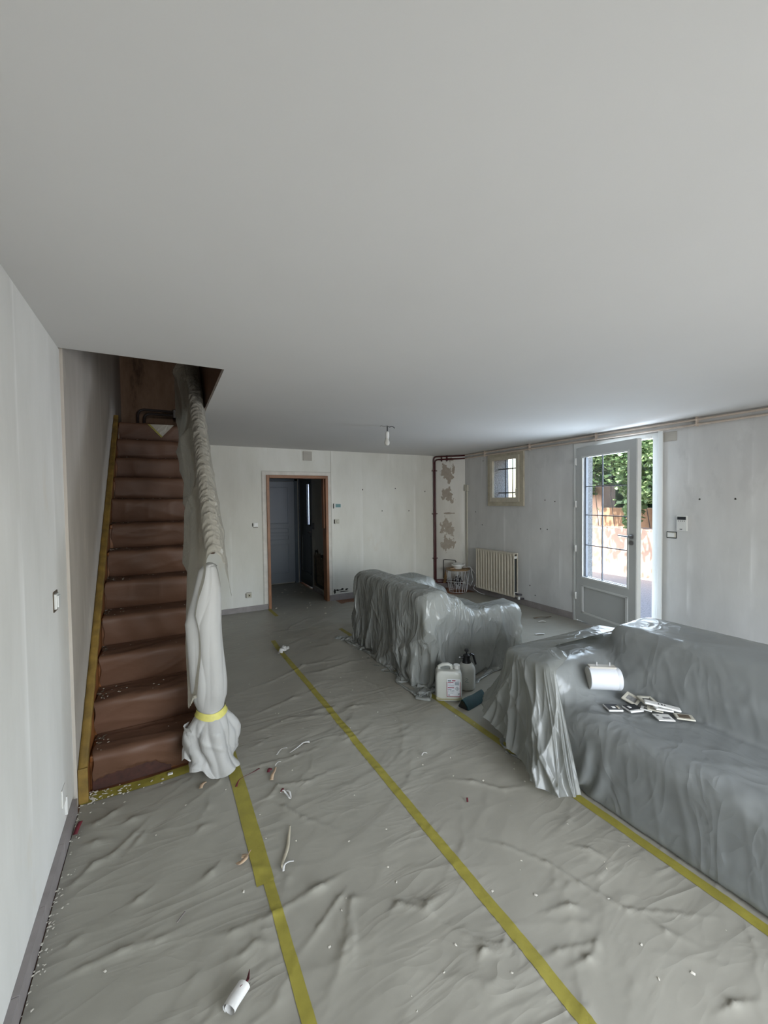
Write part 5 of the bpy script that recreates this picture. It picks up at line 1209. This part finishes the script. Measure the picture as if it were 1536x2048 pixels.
def LBX(x0, x1, z0, z1, mat_, nm='print'):
    x0 += .012; x1 += .012; q_ = MB(); q_.box((x0, -hd - .0030, z0), (x1, -hd - .0020, z1)); J(q_.bm); q_.build(nm, mat_, lab)
LBX(-.030, -.026, .046, .166, M_labelr, 'border'); LBX(.074, .078, .046, .166, M_labelr, 'border'); LBX(-.030, .078, .046, .050, M_labelr, 'border')
LBX(-.022, .006, .170, .180, M_labelg); LBX(-.006, .004, .170, .174, M_labelr); LBX(.012, .040, .172, .181, M_labelr); LBX(.046, .070, .172, .176, M_labelm)
LBX(-.022, .024, .158, .164, M_labelr); LBX(-.022, .004, .150, .153, M_labelm); LBX(-.022, .030, .141, .143, M_labelm); LBX(-.022, .026, .136, .138, M_labelm); LBX(-.022, .030, .131, .133, M_labelm)
LBX(.034, .068, .140, .166, M_labelm); LBX(-.022, .028, .116, .123, M_labelr); LBX(-.022, .008, .104, .108, M_labelg)
for k in range(4): LBX(-.018 + .013 * k, -.010 + .013 * k, .086 + .003 * (k % 2), .098, M_labelm)
LBX(-.022, .030, .076, .078, M_labelm); LBX(-.022, .02, .070, .072, M_labelm); LBX(-.022, -.004, .056, .062, M_labelg)
q_ = MB()
for k in range(4):
    a, b = [(.052, .128), (.068, .112), (.052, .096), (.036, .112)][k], [(.068, .112), (.052, .096), (.036, .112), (.052, .128)][k]
    q_.tube([(a[0], -hd - .0028, a[1]), (b[0], -hd - .0028, b[1])], .0014, 5)
q_.box((.049, -hd - .0032, .105), (.055, -hd - .002, .119)); bmesh.ops.translate(q_.bm, vec=(.012, 0, 0), verts=q_.bm.verts); J(q_.bm); q_.build('hazard_mark', M_labelg, lab)
q_ = MB()
for a, b in (((.058, .060), (.072, .078)), ((.058, .078), (.072, .060))): q_.tube([(a[0], -hd - .0028, a[1]), (b[0], -hd - .0028, b[1])], .0016, 5)
bmesh.ops.translate(q_.bm, vec=(.012, 0, 0), verts=q_.bm.verts); J(q_.bm); q_.build('hazard_mark', M_labelg, lab)
# pump sprayer
px, py = 2.285, 2.775; pz = fz(px, py) + .001
ps = empty('pump_sprayer', (px, py, pz), 'pump sprayer with a white bottle and black head, between the jerrycan and the near sofa', 'sprayer')
TM = Matrix.Translation((px, py, pz))
MB().lathe([(.054, 0), (.067, .004), (.072, .015), (.073, .10), (.074, .16), (.071, .185), (.060, .208), (.044, .222), (.036, .228)], 32, TM).build('bottle', M_jug, ps, smooth=True)
MB().lathe([(.040, .212), (.041, .220), (.037, .232), (.031, .262), (.030, .290), (.024, .296), (.018, .300)], 24, TM).build('head', M_black, ps, smooth=True)
MB().tube([(px, py, pz + .295), (px, py, pz + .325)], .006, 10).build('pump_rod', M_black, ps, smooth=True)
MB().lathe([(.016, .322), (.020, .326), (.020, .334), (.016, .340)], 20, TM).build('pump_knob', M_black, ps, smooth=True)
v = Vector((.8811, -.4728, 0)); pb = Vector((px, py, pz))
MB().tube([tuple(pb + v * .018 + Vector((0, 0, .282))), tuple(pb + v * .040 + Vector((0, 0, .298))), tuple(pb + v * .058 + Vector((0, 0, .288))), tuple(pb + v * .068 + Vector((0, 0, .250))), tuple(pb + v * .080 + Vector((0, 0, .208)))], lambda t: .012 - .003 * t, 10).build('trigger_handle', M_black, ps, smooth=True)
MB().tube([tuple(pb - v * .02 + Vector((0, 0, .268))), tuple(pb - v * .055 + Vector((0, 0, .270)))], .010, 10).build('nozzle', M_black, ps, smooth=True)
MB().tube([tuple(pb - v * .054 + Vector((0, 0, .270))), tuple(pb - v * .066 + Vector((0, 0, .270)))], .0065, 10).build('nozzle_tip', M_metal, ps, smooth=True)
f_ = Vector((-.62, -.785, 0))
for dz, ww in ((.115, .022), (.086, .030), (.10, .008)):
    c_ = pb + f_ * .0732 + Vector((0, 0, dz)); sd = Vector((.785, -.62, 0))
    MB().tube([tuple(c_ - sd * ww / 2 + f_ * -.002), tuple(c_ + Vector((0, 0, -.004))), tuple(c_ + sd * ww / 2 + Vector((0, 0, -.009)) + f_ * -.002)], .0018, 5).build('scale_mark', M_labelg, ps)
# teal soft case
cx_, cy_ = 2.15, 2.54; cz = fz(cx_, cy_) + .001
tc_ = empty('teal_case', (cx_, cy_, cz), 'dark teal triangular case lying on the floor in front of the jerrycan', 'case')
cdv = Vector((.94, .22, 0)).normalized(); cnv = Vector((-cdv.y, cdv.x, 0))
sec_ = [(-.052, .0), (-.056, .006), (-.044, .030), (-.010, .066), (.004, .070), (.014, .062), (.040, .012), (.044, .003), (.040, 0)]
bm_ = MB(); rows = []
for t in np.linspace(0, 1, 12):
    sc = 1 + .02 * math.sin(t * 7); dx_ = (t - .5) * .250; dz_ = .002 * math.sin(t * 9)
    rows.append([bm_.bm.verts.new(Vector((cx_, cy_, cz)) + cdv * dx_ + cnv * (a * sc) + Vector((0, 0, max(0, b * sc + dz_ * (b > .03))))) for a, b in sec_])
for p, q in zip(rows, rows[1:]):
    for k in range(len(sec_)): bm_.bm.faces.new((p[k], p[(k + 1) % len(sec_)], q[(k + 1) % len(sec_)], q[k]))
bm_.bm.faces.new(rows[0]); bm_.bm.faces.new(list(reversed(rows[-1]))); bm_.build('shell', M_teal, tc_, smooth=True)
pe = Vector((cx_, cy_, cz)) + cdv * -.127
MB().prism([tuple(pe + cnv * a * .8 + Vector((0, 0, b * .86 + .002))) for a, b in sec_], tuple(cdv * -.003)).build('end_panel', M_black, tc_)

# ------------------------------------------------------------------ fittings lying on the near sofa
def onseat(x, y, d=.004): return seat_z(x, y) + d
# cylindrical white lamp shade lying on its side
ca, cb = Vector((2.275, 1.615, 0)), Vector((2.425, 1.505, 0)); R_ = .066
cz_ = onseat(2.35, 1.55) + R_ + .002
ax_ = (cb - ca).normalized(); up_ = Vector((0, 0, 1)); sd_ = ax_.cross(up_)
ls = empty('lamp_shade', (2.35, 1.56, cz_ - R_), 'white cylindrical wall lamp lying on its side on the near sofa seat', 'lamp')
Mc = Matrix((( up_.x, sd_.x, ax_.x, ca.x), (up_.y, sd_.y, ax_.y, ca.y), (up_.z, sd_.z, ax_.z, cz_), (0, 0, 0, 1)))
Lc = (cb - ca).length
MB().lathe([(R_ - .004, .004), (R_, .006), (R_, Lc - .028), (R_ - .001, Lc - .026), (R_, Lc - .024), (R_, Lc - .004), (R_ - .004, Lc)], 48, Mc, cap=False).build('shade', M_lampwhite, ls, smooth=True)
MB().lathe([(.001, .0035), (R_ - .004, .004), (R_ - .004, .008)], 40, Mc, cap=False).build('end_cap', M_lampend, ls, smooth=True)
MB().lathe([(.001, Lc - .002), (R_ - .004, Lc - .001), (R_ - .004, Lc - .006)], 40, Mc, cap=False).build('end_cap', M_lampend, ls, smooth=True)
c3 = (ca + cb) / 2
mb = MB(); q = Matrix.Translation((c3.x, c3.y, cz_)) @ Matrix(((ax_.x, -sd_.x, 0, 0), (ax_.y, -sd_.y, 0, 0), (0, 0, 1, 0), (0, 0, 0, 1)))
mb.box((-Lc / 2 + .01, -.012, R_ - .012), (Lc / 2 - .02, .035, R_ + .008), .003); bmesh.ops.transform(mb.bm, matrix=q, verts=mb.bm.verts); mb.build('wall_bracket', M_vent, ls)
for t in (-.035, .040):
    p = c3 + ax_ * t + sd_ * -.01; MB().tube([(p.x, p.y, cz_ + R_), (p.x, p.y, cz_ + R_ + .030)], .0032, 8).build('peg', M_wire, ls, smooth=True)
def sw_frame(name, x, y, w_, h_, rot, t_, label, cat='switch plate', holes=((0, 0, .55, .6),), tilt=(0, 0), dz=.0, mat=None, infill=None, group='wall fittings on the near sofa', rnd=.004):
    z = onseat(x, y) + dz + .002
    root = empty(name, (x, y, z), label, cat, group)
    M_ = Matrix.Translation((x, y, z)) @ Matrix.Rotation(math.radians(rot), 4, 'Z') @ Matrix.Rotation(math.radians(tilt[0]), 4, 'X') @ Matrix.Rotation(math.radians(tilt[1]), 4, 'Y')
    mb_ = MB()
    if holes:
        hx, hy, fw, fh = holes[0]; a = fw * w_ / 2; b = fh * h_ / 2; cx2, cy2 = hx * w_, hy * h_
        mb_.box((-w_ / 2, -h_ / 2, 0), (w_ / 2, cy2 - b, t_), .0015); mb_.box((-w_ / 2, cy2 + b, 0), (w_ / 2, h_ / 2, t_), .0015)
        mb_.box((-w_ / 2, cy2 - b - .002, 0), (cx2 - a, cy2 + b + .002, t_), .0015); mb_.box((cx2 + a, cy2 - b - .002, 0), (w_ / 2, cy2 + b + .002, t_), .0015)
    else: mb_.box((-w_ / 2, -h_ / 2, 0), (w_ / 2, h_ / 2, t_), rnd, 3)
    bmesh.ops.transform(mb_.bm, matrix=M_, verts=mb_.bm.verts); mb_.build('frame', mat or M_white, root)
    if infill:
        for nm, x0, y0_, x1, y1_, z0, z1, mt in infill:
            i_ = MB(); i_.box((x0 * w_, y0_ * h_, z0), (x1 * w_, y1_ * h_, z1)); bmesh.ops.transform(i_.bm, matrix=M_, verts=i_.bm.verts); i_.build(nm, mt, root)
    return root
sw_frame('switch_plate', 2.235, 1.425, .082, .075, -30, .010, 'black-backed white switch plate lying face down, nearest the white lamp', holes=None, infill=[('black_back', -.44, -.42, .44, .42, .009, .0115, M_photo), ('clip', -.12, -.2, .10, .02, .011, .0135, M_white), ('clip', .22, -.28, .36, .1, .011, .0135, M_oldpaint)])
sw_frame('switch_plate', 2.325, 1.365, .085, .072, -18, .011, 'black-backed white switch plate lying face down, further from the white lamp', holes=None, infill=[('black_back', -.46, -.30, .46, .46, .010, .0125, M_photo), ('clip', -.30, -.05, -.12, .22, .012, .0145, M_white)])
sw_frame('switch_surround', 2.405, 1.42, .085, .082, 12, .008, 'square cream switch frame propped at the back of the pile on the near sofa', tilt=(14, -8), dz=.010, mat=M_cream, holes=((0, 0, .62, .66),), infill=[('film_seen_through', -.31, -.33, .31, .33, .001, .002, M_printing)])
sw_frame('switch_surround', 2.455, 1.355, .085, .082, -28, .008, 'square cream switch frame at the far back of the pile, beside the propped one', tilt=(6, 4), dz=.014, mat=M_cream, holes=((0, .02, .60, .62),))
sw_frame('long_plate', 2.44, 1.27, .175, .045, -52, .012, 'long white rounded plate with small slots on top of the pile', tilt=(0, 6), dz=.024, holes=None, rnd=.006, infill=[('slot', -.12, -.2, -.09, .12, .0115, .0128, M_photo), ('slot', -.03, -.25, .01, .15, .0115, .0128, M_photo), ('slot', .05, -.2, .08, .1, .0115, .0128, M_photo)])
sw_frame('switch_surround', 2.425, 1.262, .085, .080, -42, .008, 'square white switch frame in the middle of the pile, nearest the camera side', tilt=(-6, 4), dz=.022, holes=((-.02, .02, .50, .50),))
sw_frame('socket_plate', 2.365, 1.222, .085, .070, -34, .006, 'flat white plate with grey printing at the front of the pile', dz=.004, holes=None, infill=[('printing', -.1, -.28, .32, .0, .0055, .0066, M_printing), ('printing', -.36, .1, -.2, .3, .0055, .0066, M_printing)])
sw_frame('socket_plate', 2.455, 1.165, .088, .062, -46, .008, 'rounded cream plate with a brown middle at the right end of the pile', dz=.004, holes=None, mat=M_cream, rnd=.010, infill=[('centre', -.32, -.30, .30, .30, .0075, .009, M_mouldbrown)])
sw_frame('switch_surround', 2.375, 1.318, .070, .055, 25, .006, 'small white broken frame half under the pile', tilt=(0, 10), dz=.008, holes=((0, 0, .6, .5),))
sw_frame('switch_surround', 2.40, 1.285, .075, .052, -60, .006, 'small cream strip-like frame sticking out under the long plate', tilt=(0, 0), dz=.014, mat=M_cream, holes=((0, 0, .7, .3),))

# ------------------------------------------------------------------ scraps on the floor
def ribbon(name, pts, w_, mat, label, cat='paper scrap', parent=None, up=None):
    """a curled strip; PTS: centre line (x, y, height above the film)"""
    V = []; n = 0
    P_ = [Vector((x, y, fz(x, y) + .0035 + h)) for x, y, h in pts]
    Q = []
    for i in range(len(P_) - 1):
        p0, p1, p2, p3 = P_[max(i - 1, 0)], P_[i], P_[i + 1], P_[min(i + 2, len(P_) - 1)]
        for t in np.linspace(0, 1, 6, endpoint=False):
            Q.append(.5 * ((2 * p1) + (p2 - p0) * t + (2 * p0 - 5 * p1 + 4 * p2 - p3) * t * t + (-p0 + 3 * p1 - 3 * p2 + p3) * t ** 3))
    Q.append(P_[-1])
    for i, p in enumerate(Q):
        t = (Q[min(i + 1, len(Q) - 1)] - Q[max(i - 1, 0)]).normalized(); s_ = t.cross(Vector((0, 0, 1))); s_ = s_.normalized() if s_.length > 1e-4 else Vector((1, 0, 0))
        u = i / (len(Q) - 1); ww = w_(u) if callable(w_) else w_
        V += [p - s_ * ww / 2 + Vector((0, 0, .001)), p + Vector((0, 0, ww * .12)), p + s_ * ww / 2 + Vector((0, 0, .002))]
    F = grid_faces(len(Q), 3)
    o = from_np(name, np.array([tuple(v_) for v_ in V]), F, mat, parent, loc=tuple(Q[0]) if parent is None else None)
    md = o.modifiers.new('solidify', 'SOLIDIFY'); md.thickness = .0012
    if parent is None: tag(o, label, cat, 'paper scraps on the floor')
    return o
# rolled scrap with a red end
rx0 = Vector((.145, 1.348, 0)); rx1 = Vector((.198, 1.400, 0)); rz = fz(.17, 1.39)
rs = empty('rolled_scrap', (.17, 1.39, rz), 'rolled white paper scrap with a dark red torn end near the narrow tape', 'paper scrap', 'paper scraps on the floor')
ax = (rx1 - rx0).normalized(); sdv = Vector((-ax.y, ax.x, 0)); V = []
nt2, nr2 = 22, 16
for i in range(nt2):
    t = i / (nt2 - 1)
    for k in range(nr2):
        a = k / (nr2 - 1) * 7.6 - .8; r0 = .0255 + .003 * math.sin(3 * t + k * .5) - .0006 * k
        p = rx0.lerp(rx1, t) + sdv * (r0 * math.cos(a)) + Vector((0, 0, rz + .024 + .75 * r0 * math.sin(a)))
        V.append(tuple(p))
o = from_np('paper_roll', np.array(V), grid_faces(nt2, nr2), M_scrapw, rs)
MB().prism([tuple(rx1 + Vector((0, 0, rz + .012))), tuple(rx1 + ax * .042 + sdv * .008 + Vector((0, 0, rz + .026))), tuple(rx1 + ax * .012 - sdv * .012 + Vector((0, 0, rz + .034))), tuple(rx1 - ax * .02 + Vector((0, 0, rz + .040)))], tuple(sdv * .002)).build('torn_end', M_scrapr, rs)
MB().prism([tuple(rx1 - sdv * .016 + Vector((0, 0, rz + .008))), tuple(rx1 + ax * .016 - sdv * .012 + Vector((0, 0, rz + .016))), tuple(rx1 - ax * .004 - sdv * .018 + Vector((0, 0, rz + .028)))], tuple(sdv * .002)).build('dark_fold', M_black, rs)
ribbon('curled_strip', [(.52, 2.01, .006), (.498, 1.95, .004), (.475, 1.89, .002), (.44, 1.83, .004), (.425, 1.80, .010), (.425, 1.785, .004)], lambda u: .006 + .010 * math.sin(math.pi * min(1, u * 1.15)), M_oldpaint, 'long curled cream strip lying between the two nearest tapes')
ribbon('curled_strip', [(.425, 1.775, .002), (.435, 1.795, .010), (.455, 1.80, .012), (.478, 1.797, .010)], .010, M_scrapw, 'short white curl at the foot of the long cream strip')
ribbon('beige_scrap', [(.255, 1.915, .004), (.262, 1.895, .014), (.285, 1.90, .018), (.292, 1.925, .012), (.275, 1.935, .008)], .020, M_scrapb, 'beige curled paper scrap at the left edge of the wide tape')
ribbon('beige_scrap', [(.285, 1.905, .008), (.305, 1.935, .008), (.318, 1.955, .006)], .006, M_scrapb, 'thin beige sliver pointing from the beige curl to the wide tape')
ribbon('dark_red_strip', [(.325, 2.44, .003), (.345, 2.475, .010), (.375, 2.505, .004), (.43, 2.52, .004), (.475, 2.535, .006)], lambda u: .014 - .010 * abs(math.sin(3 * u)), M_scrapr, 'thin dark red twisted strip lying across the wide yellow tape')
ribbon('beige_scrap', [(.515, 2.395, .004), (.53, 2.43, .010), (.55, 2.465, .006), (.565, 2.50, .004)], lambda u: .022 * (1 - .6 * u), M_scrapb, 'beige torn scrap with a red tip right of the wide yellow tape')
ribbon('dark_red_chip', [(.515, 2.475, .004), (.525, 2.495, .010), (.54, 2.49, .004)], .018, M_scrapr, 'dark red chip beside the beige torn scrap')
ribbon('white_sliver', [(.565, 2.515, .006), (.585, 2.53, .012), (.605, 2.53, .008)], .007, M_scrapw, 'white sliver at the top end of the beige torn scrap')
ribbon('grey_loop_scrap', [(.535, 2.265, .004), (.55, 2.262, .016), (.56, 2.23, .010), (.565, 2.19, .014), (.575, 2.20, .004), (.58, 2.24, .008), (.57, 2.265, .004)], .010, M_scrapw, 'small white looped scrap with a dark edge right of the wide yellow tape')
ribbon('dark_red_chip', [(.537, 2.262, .010), (.55, 2.270, .018), (.552, 2.25, .012)], .010, M_scrapr, 'tiny dark red chip on the white looped scrap')
ribbon('dark_red_chip', [(-.425, 2.46, .010), (-.418, 2.49, .022), (-.41, 2.52, .030)], .020, M_scrapr, 'dark red chip leaning on the left skirting below the stairs')
ribbon('dark_red_chip', [(1.405, 1.705, .002), (1.418, 1.725, .008)], .010, M_scrapr, 'tiny dark red chip alone on the sheet in front of the sofas')
ribbon('dark_twig', [(.005, 1.755, .004), (.035, 1.785, .006)], .007, M_scrapg, 'small dark splinter on the sheet left of the narrow tape')
ribbon('beige_scrap', [(.145, 2.525, .003), (.155, 2.55, .008), (.175, 2.57, .004)], .020, M_scrapb, 'pale beige flake on the sheet in front of the bottom stair')
ribbon('crumpled_scrap', [(1.06, 4.36, .008), (1.085, 4.41, .04), (1.11, 4.39, .02), (1.12, 4.45, .045), (1.145, 4.42, .02), (1.155, 4.46, .03)], .045, M_scrapw, 'white crumpled scrap lying on the far end of the long middle tape')
ribbon('crumpled_scrap', [(1.02, 4.38, .008), (1.045, 4.36, .02), (1.06, 4.40, .01)], .03, M_scrapg, 'grey crumpled scrap beside the white one on the long middle tape')
ribbon('white_sliver', [(.60, 2.62, .003), (.64, 2.66, .008), (.68, 2.66, .004)], .007, M_scrapw, 'thin white sliver near the newel post, left one of the trail')
ribbon('white_flake_trail', [(.68, 2.60, .003), (.74, 2.63, .006), (.79, 2.66, .008), (.83, 2.655, .004)], lambda u: .006 + .018 * u, M_scrapw, 'ragged trail of white flakes on the sheet right of the newel post')
ribbon('white_sliver', [(1.93 - .52, 2.16, .003), (1.43, 2.17, .010), (1.455, 2.165, .003)], .009, M_scrapw, 'small white flake in front of the near sofa corner')
ribbon('brown_scrap', [(4.40, 3.93, .004), (4.48, 3.90, .014), (4.58, 3.86, .008), (4.64, 3.84, .012)], .03, M_mouldbrown, 'brown scrap on the floor between the radiator and the glazed door')
ribbon('white_sliver', [(4.33, 3.79, .004), (4.37, 3.76, .012), (4.41, 3.74, .004)], .03, M_scrapw, 'white flake beside the brown scrap near the glazed door')
ribbon('white_sliver', [(3.88, 3.44, .004), (3.93, 3.42, .012), (3.99, 3.40, .004)], .03, M_scrapw, 'white flake on the bright floor between the two sofas')
def wallside(r_, n):
    y = r_.choice([2.66, 2.55, 2.45, 2.2, 2.05, 1.95, 1.8], n) + r_.normal(0, .06, n); return np.stack([XL + .024 + r_.exponential(.014, n), y, np.full(n, .014)], 1)
crumbs('skirting_crumbs', wallside, 110, .0042, M_chip, seed=12, loc=(-.43, 2.2, 0), label='line of white crumbs along the left skirting', cat='debris')
def allover(r_, n):
    x = r_.uniform(-.35, 2.0, n); y = .7 + 5.4 * r_.uniform(0, 1, n) ** 1.2; return np.stack([x, y, film_h(x, y) + .001], 1)
crumbs('floor_flakes', allover, 150, .0052, M_chip, seed=13, loc=(.8, 2.5, 0), label='tiny white flakes scattered over the floor sheets', cat='debris')
def halld(r_, n):
    x = r_.uniform(1.45, 2.5, n); y = r_.uniform(5.5, 7.9, n); return np.stack([x, y, film_h(x, y) + .001], 1)
crumbs('doorway_flakes', halld, 30, .018, M_chip, seed=14, loc=(1.9, 6.6, 0), label='pale paper flakes on the floor around the hall doorway', cat='debris')
def stairfoot(r_, n):
    x = XL + .05 + r_.exponential(.10, n); y = 2.74 + r_.normal(0, .03, n); x = np.minimum(x, .2); return np.stack([x, y, film_h(x, y) + .004], 1)
crumbs('stairfoot_crumbs', stairfoot, 60, .007, M_chip, seed=15, loc=(-.3, 2.74, 0), label='white crumbs on the yellow tape at the foot of the stairs', cat='debris')
tag(MB().box((-.02, 2.742, .014), (.008, 2.762, .022), .003).build('white_chip', M_scrapw, loc=(0, 2.75, .014)), 'square white chip stuck on the yellow tape below the bottom stair', 'chip')
